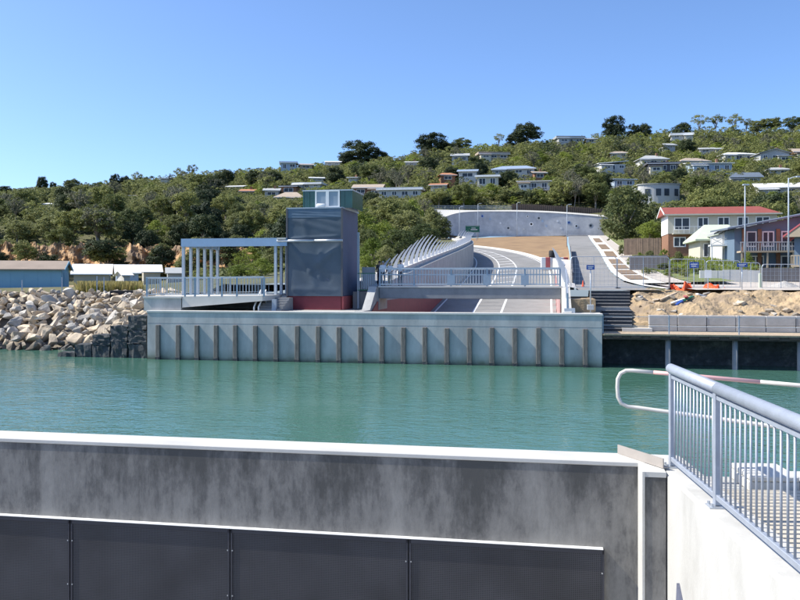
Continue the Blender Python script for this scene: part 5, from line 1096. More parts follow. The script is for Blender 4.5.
HS = [
 (451, 469, 152, 161, 372, 'gable', 'wall_grey', 'roof_grey', 'grey gabled house below ridge, left of flat brown one', .45),
 (478, 510, 152, 159.5, 372, 'flat', 'wall_tan', 'roof_tan', 'long low brown flat-roofed house near the ridge', .3),
 (491, 536, 164.5, 175, 318, 'hip', 'wall_white', 'roof_blue', 'wide white house with blue-grey hip roof mid hillside', .45),
 (458, 477, 168, 180, 305, 'gable', 'wall_white', 'roof_blue', 'white house with pale blue roof beside orange brick house', .3),
 (440, 456, 171.5, 180, 308, 'hip', 'wall_brick', 'roof_orange', 'small orange brick house with terracotta roof', .45),
 (476, 499, 175, 185.5, 290, 'flat', 'wall_cream', 'roof_white', 'cream two-box flat-roofed house left of the skillion house', .18),
 (517, 551, 177.5, 191, 280, 'skillion', 'wall_white', 'roof_tan', 'white house with wide skillion roof above retaining wall', .3),
 (534, 546, 170, 178, 312, 'gable', 'wall_brick', 'roof_tan', 'small dark brick house right of blue-grey hip roof', .4),
 (556, 585, 136, 143.5, 428, 'flat', 'wall_grey', 'roof_grey', 'long grey flat-roofed house on the ridge', .3),
 (586, 597, 137, 142.5, 430, 'gable', 'wall_white', 'roof_grey', 'small pale house on ridge right of grey flat roof', .4),
 (376, 423, 187.5, 198.5, 285, 'flat', 'wall_white', 'roof_white', 'long white house with flat roof behind the green scrub', .22),
 (352, 383, 183, 196, 292, 'gable', 'wall_brick', 'roof_tan', 'brown brick house with tan roof left of long white house', .4),
 (292, 322, 182.5, 188, 330, 'flat', 'wall_white', 'roof_white', 'low white flat-roofed house behind the tower', .35),
 (280, 297, 161.5, 169.5, 402, 'flat', 'wall_blue', 'roof_white', 'pale blue boxy house on the skyline at left', .2),
 (299, 313, 162.5, 168.5, 404, 'gable', 'wall_tan', 'roof_tan', 'tan house on skyline right of the pale blue box', .45),
 (325, 341, 160, 166, 415, 'gable', 'wall_white', 'roof_white', 'white-roofed house on skyline left of dark pines', .4),
 (264, 279, 187, 198, 305, 'gable', 'wall_grey', 'roof_grey', 'grey weatherboard house left of dark brick house', .35),
 (280, 297, 185.5, 195, 312, 'flat', 'wall_brick', 'wall_dark', 'dark red brick box house above tan hip roof', .12),
 (274, 303, 191, 202, 296, 'hip', 'wall_cream', 'roof_tan', 'house with broad tan hip roof just left of the tower', .6),
 (240, 254, 188, 196, 322, 'gable', 'wall_tan', 'roof_orange', 'house with orange roof among trees on left hillside', .45),
 (226, 244, 184.5, 190, 345, 'gable', 'wall_grey', 'roof_white', 'white-roofed house among trees left of orange roof', .45),
 (310, 324, 176, 181, 352, 'gable', 'wall_white', 'roof_white', 'small white-roofed house above the tower', .5),
 (348, 357, 176, 180.5, 355, 'gable', 'wall_white', 'roof_white', 'tiny white house below the dark pines', .4),
 (671, 693, 133, 138.5, 412, 'flat', 'wall_white', 'roof_white', 'long bright white flat roof near the right ridge', .4),
 (664, 676, 142, 149, 385, 'gable', 'wall_grey', 'roof_grey', 'small grey house below the bright white flat roof', .5),
 (639, 669, 154, 166, 338, 'hip', 'wall_white', 'roof_grey', 'white house with grey hip roof upper right hillside', .45),
 (648, 679, 162, 173.5, 316, 'flat', 'wall_dark', 'wall_dark', 'dark house with carport under the grey hip roof', .15),
 (680, 711, 156.5, 165.5, 332, 'hip', 'wall_cream', 'roof_tan', 'house with long tan roof on the right hillside', .55),
 (690, 734, 160, 174, 308, 'skillion', 'wall_blue', 'roof_white', 'pale blue and white house with skillion roof', .25),
 (722, 756, 151, 160, 345, 'hip', 'wall_white', 'roof_white', 'house with white low hip roof upper right', .4),
 (759, 791, 148.5, 163, 335, 'gable_front', 'wall_grey', 'roof_grey', 'grey gabled house with big front windows upper right', .35),
 (793, 822, 147, 160, 338, 'gable', 'wall_brick', 'roof_tan', 'brick house at upper right edge of view', .4),
 (598, 628, 160.5, 170.5, 322, 'skew', 'wall_white', 'roof_white', 'house with long sloping pale roof above big roadside tree', .35),
 (730, 762, 171, 185, 286, 'gable', 'wall_grey', 'roof_slate', 'grey house with dark gable roof right of round house', .45),
 (757, 812, 181.5, 195.5, 252, 'gable', 'wall_white', 'roof_white', 'white gabled house above the slate roof at right', .45),
 (613, 636, 176, 188, 285, 'skillion', 'wall_blue', 'roof_blue', 'blue-grey house behind the big roadside tree', .3),
 (44, 55, 202, 207, 300, 'gable', 'wall_white', 'roof_white', 'lone pale house among the trees on far left hill', .5),
 (128, 136, 194, 199, 330, 'gable', 'wall_cream', 'roof_tan', 'small cream house among dark trees on left hill', .4),
 (160, 168, 177, 181, 380, 'gable', 'wall_cream', 'roof_tan', 'small cream house near the skyline on left hill', .4),
 (700, 722, 146, 153, 372, 'gable', 'wall_white', 'roof_grey', 'pale house high on the right hillside below the skyline gums', .45),
 (610, 628, 150, 157, 360, 'hip', 'wall_cream', 'roof_tan', 'cream house with tan roof below the high round skyline tree', .5),
 (768, 790, 166, 174, 300, 'hip', 'wall_cream', 'roof_grey', 'cream house with grey roof below the big-windowed gable house', .5),
 (430, 446, 182, 189, 285, 'gable', 'wall_cream', 'roof_orange', 'small orange-roofed house above left end of retaining wall', .5),
 (405, 418, 160, 166, 392, 'gable', 'wall_grey', 'roof_grey', 'grey-roofed house under the skyline left of dark conifers', .45),
]
for h in HS:
    u0, u1, vt, vb, Y, kind, mw, mr, lab, rh = h; house(u0, u1, vt, vb, Y, kind, mw, mr, lab, rh, storeys=1 if (vb - vt) / F * Y * (1 - rh) < 4.2 else 2, chim=(int(u0) % 3 == 0), deck=(int(u0) % 4 == 1))
# round white house
f = thing('house', at(661, 200, 246), 'white house with curved front wall and dark windows above red roof', 'house'); R_ = 7.4; Hh = 15.5 / F * 246
pts = [Vector((-6.2, 8, 0))] + [Vector((math.cos(a) * 6.2, 2 - math.sin(a) * 3.2, 0)) for a in np.linspace(math.pi, 0, 17)] + [Vector((6.2, 8, 0))]
b = MB(); b.prism([p + Vector((0, 0, -4)) for p in pts], (0, 0, Hh + 4)); b.part('wall', 'wall_white', f, world=False)
b = MB(); b.prism([Vector((p.x * 1.05, p.y * 1.05 - .2, Hh)) for p in pts], (0, 0, .25)); b.part('roof', 'roof_grey', f, world=False)
for a in (2.3, 1.75, 1.35, .75):
    c = Vector((math.cos(a) * 6.25, 2 - math.sin(a) * 3.25, 0)); tg_ = Vector((math.sin(a) * 6.2, math.cos(a) * 3.2, 0)).normalized() * .75; q = MB(); nn = Vector((tg_.y, -tg_.x, 0)).normalized() * .08
    q.hexa([c - tg_ + Vector((0, 0, 1.2)), c + tg_ + Vector((0, 0, 1.2)), c + tg_ - nn + Vector((0, 0, 1.2)), c - tg_ - nn + Vector((0, 0, 1.2)), c - tg_ + Vector((0, 0, 3.3)), c + tg_ + Vector((0, 0, 3.3)), c + tg_ - nn + Vector((0, 0, 3.3)), c - tg_ - nn + Vector((0, 0, 3.3))]); q.part('window', 'glass_dark', f, world=False)
PROT.append((640, 681, 183, 198, 246))
# red-roofed two-storey house
Yh = 125.0; pL = at(668, 253, Yh); wd = 15.6; dp = 7.5
f = thing('house', Vector((pL.x + wd / 2 * .984, pL.y - wd / 2 * .177, pL.z)), 'two-storey cream house with long red roof and brick ground floor', 'house', WR)
he = 39 / F * Yh; hr = 47.5 / F * Yh; mid = 19.2 / F * Yh
b = MB(); b.box(-wd / 2, wd / 2, 0, dp, mid, he); b.part('upper_wall', 'wall_cream', f, world=False)
b = MB(); b.box(-wd / 2 + .05, wd / 2 - .05, .05, dp - .05, -3, mid - .005); b.part('brick_wall', 'wall_brick', f, world=False)
b = MB(); b.box(-wd / 2 + 3.3, wd / 2 - .04, .0, .045, -2, mid - .007); b.part('lower_cladding', 'wall_cream', f, world=False)
b = MB(); ov = .6; v = [(-wd / 2 - ov, -ov, he - .1), (wd / 2 + ov, -ov, he - .1), (wd / 2 + ov, dp + ov, he - .1), (-wd / 2 - ov, dp + ov, he - .1), (-wd / 2 - ov, dp / 2, hr), (wd / 2 - 1.6, dp / 2, hr)]
b.v += [Vector(q) for q in v]; b.f += [(0, 1, 5, 4), (1, 2, 5), (2, 3, 4, 5), (3, 0, 4), (3, 2, 1, 0)]; b.m += [0] * 5; rf = b.part('roof', 'roof_red', f, world=False)
q = MB(); q.box(-wd / 2 - ov, wd / 2 + ov, -ov - .08, -ov, he - .28, he - .06); link('gutter', q.mesh('gutter', 'wall_cream'), rf)
q = MB(); q.bar((-wd / 2 - ov - .03, -ov, he - .12), (-wd / 2 - ov - .03, dp / 2, hr - .02), .06, .25); q.bar((-wd / 2 - ov - .03, dp + ov, he - .12), (-wd / 2 - ov - .03, dp / 2, hr - .02), .06, .25); link('barge_board', q.mesh('barge_board', 'white_paint'), rf)
q = MB(); q.prism([(-wd / 2 - .01, .0, he - .02), (-wd / 2 - .01, dp, he - .02), (-wd / 2 - .01, dp / 2, hr - .25)], (.1, 0, 0)); q.part('gable', 'white_paint', f, world=False)  # left gable whitened in colour as the sunlit end
q = MB(); q.box(-wd / 2 - .012, -wd / 2, .02, dp - .02, mid, he - .03); q.part('sunlit_side', 'white_paint', f, world=False)  # sun on the left wall put into white over the cream
window(f, -wd / 2 + .9, -wd / 2 + 3.2, mid + .55, he - .55); window(f, -wd / 2 + 4.3, -wd / 2 + 5.9, mid + .55, he - .55); window(f, -wd / 2 + 7.2, -wd / 2 + 8.9, mid + .7, he - .55); window(f, -wd / 2 + 10, -wd / 2 + 11.6, mid + .7, he - .55); window(f, wd / 2 - 3, wd / 2 - 1, mid + .7, he - .55)
window(f, -wd / 2 + .8, -wd / 2 + 2.6, .9, mid - .5); 
b = MB(); b.box(-wd / 2 + .6, wd / 2 - .5, -1.3, -.0, mid - .12, mid); b.part('balcony', 'wall_cream', f, world=False)
b = MB(); b.box(-wd / 2 + .6, wd / 2 - .5, -1.3, -1.24, mid + .95, mid + 1.02)
for k in range(20): x = -wd / 2 + .62 + k * .75; b.box(x, x + .05, -1.29, -1.25, mid, mid + .95)
b.part('balcony_rail', 'white_paint', f, world=False)
PROT.append((655, 765, 203, 248, 122))
# pale-green hip roof bungalow
f = house(699, 747, 222.5, 259, 108, 'hip', 'wall_cream', 'roof_green', 'cream bungalow with pale green hip roof before the red-roofed house', .5, rot=WR, dp=9, wins=4, ov=.7)
p = at(703, 223, 109); 
# white gable with cross-braced balcony
f = house(722, 739, 226, 262, 100, 'gable_front', 'wall_white', 'roof_grey', 'small white gabled house front with cross-braced balcony', .2, rot=WR, dp=8, wins=2, storeys=2, ov=.3)
wdb = 2.2; b = MB(); b.box(-2.6, 2.0, -1.6, -.05, 1.9, 2.05); b.part('balcony', 'white_paint', f, world=False)
b = MB(); b.box(-2.6, 2.0, -1.6, -1.53, 2.9, 2.98)
for x in (-2.6, -1.1, .45, 1.95): b.box(x, x + .07, -1.6, -1.53, 2.05, 2.9)
for x in (-2.55, -1.05, .5): b.bar((x, -1.565, 2.08), (x + 1.45, -1.565, 2.88), .05, .07); b.bar((x, -1.565, 2.88), (x + 1.45, -1.565, 2.08), .05, .07)
b.part('balcony_rail', 'white_paint', f, world=False)
for x in (-2.5, 1.9): b = MB(); b.box(x, x + .12, -1.58, -1.46, -1, 1.9); b.part('balcony_post', 'white_paint', f, world=False)
# slate roof house rising to the right, with brick piers and timber deck
Yh = 94.0; f = thing('house', at(775, 266, Yh), 'slate-blue house with long dark roof rising to the right', 'house', WR); wd = 9.6; dp = 9
b = MB(); b.box(-4.4, wd / 2 + 3, 0, dp, -1, 4.3); b.part('wall', 'wall_slate', f, world=False)
b = MB(); b.hexa([(-5.4, -1.3, 4.15), (7.5, -1.3, 6.6), (7.5, dp, 6.9), (-5.4, dp, 4.4), (-5.4, -1.3, 4.32), (7.5, -1.3, 6.8), (7.5, dp, 7.1), (-5.4, dp, 4.6)]); b.part('roof', 'roof_slate', f, world=False)
b = MB(); b.prism([(-4.4, .02, 4.3), (7.4, .02, 4.3), (7.4, .02, 6.5)], (0, .2, 0)); b.part('gable', 'wall_slate', f, world=False)
for x in (-3.6, -1.9, .1, 2.4): b = MB(); b.box(x, x + .42, -.18, -.02, -.6, 4.25); b.part('brick_pier', 'wall_brick', f, world=False)
window(f, -3.1, -2.0, 2.2, 4.0, -.02); window(f, -1.4, -.1, 2.2, 4.0, -.02); window(f, .65, 2.2, 2.2, 4.0, -.02); window(f, 2.95, 4.6, 2.2, 4.0, -.02)
b = MB(); b.box(-4.2, 4.2, -2.2, -.2, 1.5, 1.7); b.part('deck', 'wall_tan', f, world=False)
b = MB(); b.box(-4.2, 4.2, -2.2, -2.1, 2.6, 2.72)
for k in range(32): x = -4.2 + k * .27; b.box(x, x + .09, -2.18, -2.12, 1.7, 2.6)
b.part('deck_rail', 'wall_grey', f, world=False)
for x in (-4.1, -1.4, 1.3, 4.0): b = MB(); b.box(x, x + .16, -2.15, -1.99, -1.5, 1.5); b.part('deck_post', 'wall_tan', f, world=False)
window(f, -3.0, -1.2, -.2, 1.2, -.02); window(f, .6, 2.2, -.2, 1.2, -.02)
PROT.append((735, 800, 205, 252, 90))
# pink-roofed gable at the right edge
Yh = 84.0; f = thing('house', at(818, 266, Yh), 'house with pink gable roof and cream gable boards at right edge', 'house', -.52)
b = MB(); b.box(-2.2, 4.5, 0, 8, -1, 3.2); b.part('wall', 'wall_slate', f, world=False)
b = MB()
for xa, xb in ((-3.2, .9), (5.2, .9)): b.hexa([(xa, -.9, 2.95), (xa, 8.5, 2.95), (xb, 8.5, 6.1), (xb, -.9, 6.1), (xa, -.9, 3.15), (xa, 8.5, 3.15), (xb, 8.5, 6.3), (xb, -.9, 6.3)])
b.part('roof', 'roof_pink', f, world=False)
b = MB(); b.prism([(-3.1, -.85, 3.0), (5.1, -.85, 3.0), (.9, -.85, 6.0)], (0, .1, 0)); b.part('gable', 'wall_tan', f, world=False)
window(f, -1.4, .2, .6, 2.5); window(f, 1.2, 3.0, .6, 2.5)
b = MB(); b.box(-2.4, 4.5, -1.8, -.05, -.1, .08); b.part('deck', 'wall_tan', f, world=False)
b = MB(); b.box(-2.4, 4.5, -1.8, -1.72, 1.0, 1.1)
for k in range(26): x = -2.4 + k * .27; b.box(x, x + .08, -1.79, -1.73, .08, 1.0)
b.part('deck_rail', 'wall_tan', f, world=False)
# garden walls and fences around the houses
def low_wall(ua, ub, v0, v1, Y, m, name, lab, cat, n=8, th=.25):
    p0, p1 = at(ua, v1, Y), at(ub, v1, Y - 2); p1.z = p0.z; h = (v1 - v0) / F * Y; f = thing(name, p0, lab, cat)
    for k in range(n):
        a, c = p0.lerp(p1, (k + .012) / n), p0.lerp(p1, (k + .988) / n); t = Vector((0, th, 0)); q = MB(); hq = h * random.uniform(.97, 1.02); a, c = a + Vector((0, random.uniform(-.02, .02), 0)), c + Vector((0, random.uniform(-.02, .02), 0))
        q.hexa([a + Vector((0, 0, -.8)), c + Vector((0, 0, -.8)), c + t + Vector((0, 0, -.8)), a + t + Vector((0, 0, -.8)), a + Vector((0, 0, hq)), c + Vector((0, 0, hq)), c + t + Vector((0, 0, hq)), a + t + Vector((0, 0, hq))]); q.part('panel', m, f)
low_wall(630, 668, 255.5, 267, 92, 'wall_dark', 'garden_wall', 'dark grey garden wall beside the footpath', 'wall'); low_wall(624, 661, 238.5, 250, 128, 'paling', 'paling_fence', 'brown timber fence left of the red-roofed house', 'fence', 34, .08)
low_wall(700, 760, 270, 288, 72, 'wall_grey', 'garden_wall', 'grey garden wall behind the orange mesh and site fence', 'wall', 10)
low_wall(762, 830, 268, 284, 72, 'wall_dark', 'garden_wall', 'dark garden wall behind the gravel pile', 'wall', 10)
PROT += [(433, 605, 207, 268, 240), (566, 640, 232, 290, 200), (640, 735, 250, 262, 118), (383, 465, 236, 290, 150), (205, 262, 250, 262, 135), (50, 95, 247, 266, 146), (0, 20, 248, 266, 146), (132, 150, 249, 266, 147), (165, 182, 253, 266, 145), (700, 800, 255, 290, 74), (303, 356, 186, 210, 60), (0, 170, 262, 292, 120)]
PROT += [(-5, 20, 246, 264, 140), (55, 92, 246, 264, 140)]
# ------------------------------------------------------------------ vegetation
def leaf_cloud(rg, clumps, per, size, up=.3):
    """quads scattered over the skins of many small clumps; clumps: (x, y, z, r)"""
    C_ = np.array(clumps); k = np.repeat(np.arange(len(C_)), per); n = len(k)
    d = rg.normal(size=(n, 3)); d /= np.linalg.norm(d, axis=1)[:, None]; d[:, 2] = np.where(d[:, 2] < -.35, -d[:, 2], d[:, 2])
    r = C_[k, 3] * (rg.random(n) ** .33) * rg.uniform(.75, 1.2, n); c = C_[k, :3] + d * r[:, None] * np.array([1, 1, .8])
    nrm = d + rg.normal(size=(n, 3)) * .55; nrm[:, 2] += up; nrm /= np.linalg.norm(nrm, axis=1)[:, None]
    a = np.cross(nrm, rg.normal(size=(n, 3))); a /= np.linalg.norm(a, axis=1)[:, None]; bb = np.cross(nrm, a); s = (size * rg.uniform(.55, 1.3, n))[:, None]
    return np.stack([c - a * s, c - bb * s * .62, c + a * s, c + bb * s * .62], 1)
def quads_mesh(name, Q, m):
    n = len(Q); me = bpy.data.meshes.new(name); me.vertices.add(n * 4); me.vertices.foreach_set('co', Q.reshape(-1).astype(np.float32)); me.loops.add(n * 4); me.loops.foreach_set('vertex_index', np.arange(n * 4, dtype=np.int32))
    me.polygons.add(n); me.polygons.foreach_set('loop_start', np.arange(0, n * 4, 4, dtype=np.int32)); me.polygons.foreach_set('loop_total', np.full(n, 4, dtype=np.int32)); me.materials.append(MATS[m]); me.update(calc_edges=True); return me
def crown_clumps(rg, n, rx, z0, z1, shape, r0, r1):
    out = []
    while len(out) < n:
        x, y, z = rg.uniform(-1, 1, 3); q = math.sqrt(x * x + y * y + z * z)
        if q > 1 or q < .45: continue
        zz = (z + 1) / 2
        if shape == 'cone': wd = (1 - zz) * .95 + .1
        elif shape == 'dome': wd = math.sqrt(max(0, 1 - zz * zz * .9)); 
        elif shape == 'umbrella': wd = .6 + .5 * math.sin(zz * 2.4)
        else: wd = 1.0
        out.append((x * rx * wd * rg.uniform(.8, 1.15), y * rx * wd * rg.uniform(.8, 1.15), z0 + (z1 - z0) * zz, rg.uniform(r0, r1)))
    return out
def trunk_mesh(seed, top, forks=4, r=.028, spread=.26):
    rg = random.Random(seed); b = MB(); lean = rg.uniform(-.04, .04); f0 = top * .45
    b.tube([(0, 0, -.12), (lean * .3, 0, f0 * .5), (lean, .01, f0)], [r * 1.25, r, r * .85], 7)
    for k in range(forks):
        a = k / forks * 6.28 + rg.uniform(-.4, .4); q = spread * rg.uniform(.5, 1); b.tube([(lean, .01, f0 * .92), (lean + math.cos(a) * q * .45, math.sin(a) * q * .45, f0 + (top - f0) * .5), (lean + math.cos(a) * q, math.sin(a) * q, top)], [r * .7, r * .45, r * .15], 6)
    return b.mesh('trunk', 'bark', smooth=True)
SPEC = {}
def species(key, m, nvar, n, per, size, rx, z0, z1, shape, r0, r1, tr_top, up=.3, forks=4, tr=.028):
    SPEC[key] = []
    for k in range(nvar):
        rg = np.random.default_rng(hash(key) % 1000 if False else sum(map(ord, key)) * 13 + k); cl = crown_clumps(rg, n, rx, z0, z1, shape, r0, r1)
        SPEC[key].append((quads_mesh('crown', leaf_cloud(rg, cl, per, size, up), m), trunk_mesh(sum(map(ord, key)) + k, tr_top, forks, tr)))
species('olive', 'leaf_olive', 4, 66, 84, .023, .40, .32, .95, 'ball', .08, .15, .7)
species('dark', 'leaf_dark', 3, 90, 95, .024, .42, .16, .93, 'ball', .10, .16, .7, .2)
species('bright', 'leaf_bright', 3, 70, 60, .022, .46, .06, .92, 'dome', .09, .16, .6)
species('scrub', 'leaf_scrub', 4, 78, 76, .023, .46, .05, .92, 'dome', .09, .16, .6)
species('grey', 'leaf_grey', 2, 42, 48, .020, .38, .45, .96, 'umbrella', .06, .12, .85, .3, 6, .018)
species('gum', 'leaf_olive', 3, 34, 52, .019, .40, .55, .97, 'umbrella', .06, .11, .88, .3, 6, .018)
NAMES = {'olive': ('gum_tree', 'tree'), 'dark': ('pine_tree', 'tree'), 'bright': ('leafy_shrub', 'shrub'), 'scrub': ('coastal_shrub', 'shrub'), 'grey': ('grey_gum_tree', 'tree'), 'gum': ('gum_tree', 'tree')}
def tree(key, x, y, z, h, wd, label, group=None, var=None, rz=None, name=None):
    cr, tk = SPEC[key][var if var is not None else random.randrange(len(SPEC[key]))]; nm, cat = NAMES[key]
    o = bpy.data.objects.new(name or nm, None); COL.objects.link(o); o.location = (x, y, z); o.rotation_euler = (0, 0, random.uniform(0, 6.28) if rz is None else rz); o.empty_display_size = .3
    k = wd / .95; o.scale = (k, k, h); tag(o, label, cat, group); link('crown', cr, o); link('trunk', tk, o); return o
def tree_px(key, u, vt, wpx, Y, label, vb=None, **k):
    x = Xu(u, Y); z = T1(x, Y) - .2 if vb is None else Zv(vb, Y); h = Zv(vt, Y) - z; return tree(key, x, Y, z, h * 1.03, wpx / F * Y, label, **k)
# trees that can be picked out one by one
ONE = [('dark', 360, 140.5, 40, 424, 'broad dark pine, the biggest on the left skyline'), ('dark', 346, 153, 16, 420, 'small dark pine at left foot of biggest skyline pine'), ('dark', 380, 151, 18, 426, 'small dark pine at right foot of biggest skyline pine'),
 ('dark', 432, 133, 34, 428, 'wide dark conifer clump on skyline at centre'), ('dark', 447, 143, 22, 426, 'lower dark tree right of the wide conifer clump'), ('olive', 462, 138, 22, 428, 'brownish gum tree between the two skyline conifers'),
 ('gum', 499, 134, 15, 432, 'slim airy gum on the skyline left of round dark tree'), ('dark', 527, 123.5, 30, 432, 'round dark tree tallest on the centre skyline'), ('dark', 516, 133, 20, 430, 'shorter dark tree joined to left of round skyline tree'),
 ('dark', 614, 116, 24, 436, 'dark round tree standing high on skyline at right of centre'), ('dark', 634, 124, 14, 438, 'small dark tree on skyline right of the high round one'), ('dark', 645, 123.5, 14, 440, 'twin small dark tree on skyline right of centre'),
 ('dark', 682, 123, 20, 440, 'dark pointed tree left of the feathery skyline gums'), ('gum', 700, 114.5, 20, 446, 'feathery tall gum, leftmost of the right skyline group'), ('gum', 716, 113.5, 22, 448, 'feathery tall gum, second in right skyline group'), ('gum', 733, 114.5, 20, 446, 'feathery tall gum, third in right skyline group'), ('gum', 746, 117, 18, 446, 'feathery gum at right end of skyline group'),
 ('olive', 770, 118, 26, 452, 'olive gum on right skyline past the feathery group'), ('olive', 795, 116.5, 26, 454, 'olive gum at the right edge of skyline'), ('olive', 757, 121, 20, 452, 'low olive tree on right skyline'),
 ('dark', 42, 176.5, 12, 380, 'dark upright tree standing out on the far left skyline'), ('dark', 53, 182, 9, 382, 'small dark tree beside upright one on far left skyline'), ('dark', 5, 186, 16, 386, 'dark tree on skyline at left edge'), ('olive', 72, 179, 18, 388, 'rounded tree on left skyline left of the twin dark trees'), ('dark', 115, 174, 11, 390, 'dark tree on left skyline, left of a pair'), ('dark', 125, 176, 11, 392, 'dark tree on left skyline, right of a pair'), ('gum', 136, 172, 13, 392, 'airy gum on left skyline'), ('gum', 179, 168, 14, 396, 'airy gum on left skyline, left of the tallest'), ('gum', 192, 163.5, 15, 396, 'tallest airy gum on the left skyline'),
 ('scrub', 627, 183, 60, 148, 'large dark olive tree beside the side road, left of red roof'), ('bright', 650, 219, 30, 138, 'bright green bush between the large tree and red-roofed house'),
 ('bright', 492, 186.5, 34, 262, 'bright green round tree above the retaining wall'), ('grey', 212, 178, 24, 300, 'tall pale-trunked gum above the pergola'),
 ('dark', 776, 193, 40, 150, 'dense dark tree above the red roof, right end'), ('olive', 700, 176, 36, 232, 'large olive tree right of the round white house'), ('olive', 722, 183, 26, 225, 'olive tree behind red roof, right of the larger one'), ('bright', 727, 200, 18, 160, 'yellow-green bush behind the red roof'), ('olive', 776, 200, 26, 160, 'bare-branched olive tree at right behind slate roof')]
for key, u, vt, wp, Y, lab in ONE:
    tree_px(key, u, vt, wp, Y, lab, vb=(246 if u == 627 else 243 if u == 650 else None))
def overlaps(u0, u1, v0, v1, Y, frac=.06):
    for a, c, d, e_, Yp_ in PROT:
        if Yp_ > Y - 3:
            ox = min(u1, c) - max(u0, a); oy = min(v1, e_) - max(v0, d)
            if ox > 0 and oy > 0 and ox * oy > frac * min((u1 - u0) * (v1 - v0), (c - a) * (e_ - d)): return True
    return False
SKY = np.array([(0, 191), (40, 188), (100, 183), (150, 178), (200, 172), (250, 170), (300, 166), (340, 163), (400, 156), (430, 148), (480, 146), (520, 143), (560, 138), (600, 134), (650, 131), (700, 126), (760, 122), (800, 121), (900, 121)])
def zone_label(u, v, key):
    side = 'left wooded slope above the bathing huts' if u < 190 else 'hillside behind the pergola and tower' if u < 360 else 'hillside among the houses at centre' if u < 600 else 'hillside among the houses at right'
    colr = {'olive': 'olive-green gum tree', 'dark': 'dark green pine', 'bright': 'bright green leafy shrub', 'scrub': 'dull green coastal shrub', 'grey': 'grey-green gum tree', 'gum': 'airy olive gum tree'}[key]
    band = 'high on the ' if v < 190 else 'low on the ' if v > 225 else 'halfway up the '
    return f'{colr} {band}{side}', f'{colr}s {band}{side}'
# near scrub right behind the tower and the ramp
NEAR = [(372, 238, 40, 92, 'bright'), (398, 226, 44, 104, 'scrub'), (425, 222, 40, 124, 'scrub'), (380, 216, 46, 122, 'bright'), (408, 208, 44, 146, 'scrub'), (362, 207, 40, 140, 'bright'), (432, 206, 30, 175, 'scrub'), (385, 200, 38, 175, 'scrub'), (412, 199, 36, 195, 'bright'), (440, 214, 26, 160, 'scrub'), (366, 225, 34, 108, 'scrub'), (366, 252, 22, 80, 'bright'), (386, 244, 24, 86, 'scrub'),
 (262, 258, 36, 96, 'bright'), (240, 262, 30, 100, 'bright'), (280, 244, 40, 112, 'scrub'), (252, 246, 40, 128, 'bright'), (270, 228, 40, 140, 'scrub'), (228, 238, 36, 150, 'scrub'), (284, 216, 40, 160, 'bright'), (200, 240, 30, 158, 'scrub')]
for u, vt, wp, Y, key in NEAR:
    x = Xu(u, Y); z = T1(x, Y) - .3; h = max(2.0, Zv(vt, Y) - z); tree(key, x, Y, z, h, wp / F * Y, f'{"bright green" if key == "bright" else "dull green"} coastal scrub bush directly behind the {"tower and bridge" if u > 330 else "pergola"}', f'{key} bushes behind {"tower" if u > 330 else "pergola"}')
for i in range(30):                                # bushes at the foot of the cliff, between the bare faces
    u = random.choice((random.uniform(24, 48), random.uniform(98, 128), random.uniform(98, 128), random.uniform(153, 164), random.uniform(-12, 2), random.uniform(181, 205))); Y = random.uniform(141, 146) if u < 175 else random.uniform(133, 138); key = random.choice(('scrub', 'scrub', 'dark', 'olive')); x = Xu(u, Y); h = random.uniform(2.2, 5.4)
    tree(key, x, Y, 3.7 if i % 3 == 0 else random.uniform(4.5, 8.5), h, h * random.uniform(.9, 1.4), f'{NAMES[key][0].replace("_", " ")} at the foot of the orange cliff behind the huts', f'{key} bushes at the foot of the cliff')
# hedge above the retaining wall
for i, u in enumerate(list(range(430, 482, 9)) + list(range(508, 604, 8))):
    key = ('scrub', 'bright', 'dark', 'olive')[(i * 7 + i // 3) % 4]; Y = 250 + random.uniform(0, 10); wp = random.uniform(15, 24); vt = random.uniform(189, 200); x = Xu(u, Y); z = T1(x, Y) - .2
    tree(key, x, Y, z, Zv(vt, Y) - z, wp / F * Y, 'hedge shrub of {} green in the row above the retaining wall'.format({'scrub': 'dull', 'bright': 'bright', 'dark': 'dark', 'olive': 'olive'}[key]), f'{key} hedge shrubs above retaining wall')
cnt = {}; bushes = []; nind = 0; rg = random.Random(3)
cands = []
for i in range(11000):
    u = rg.uniform(-110, 910); Y = math.sqrt(rg.uniform(112 ** 2, 452 ** 2)); cands.append((u, Y))
occ = {}
xs_ = np.array([Xu(u, Y) for u, Y in cands]); zs_ = Tz(xs_, np.array([Y for u, Y in cands]))
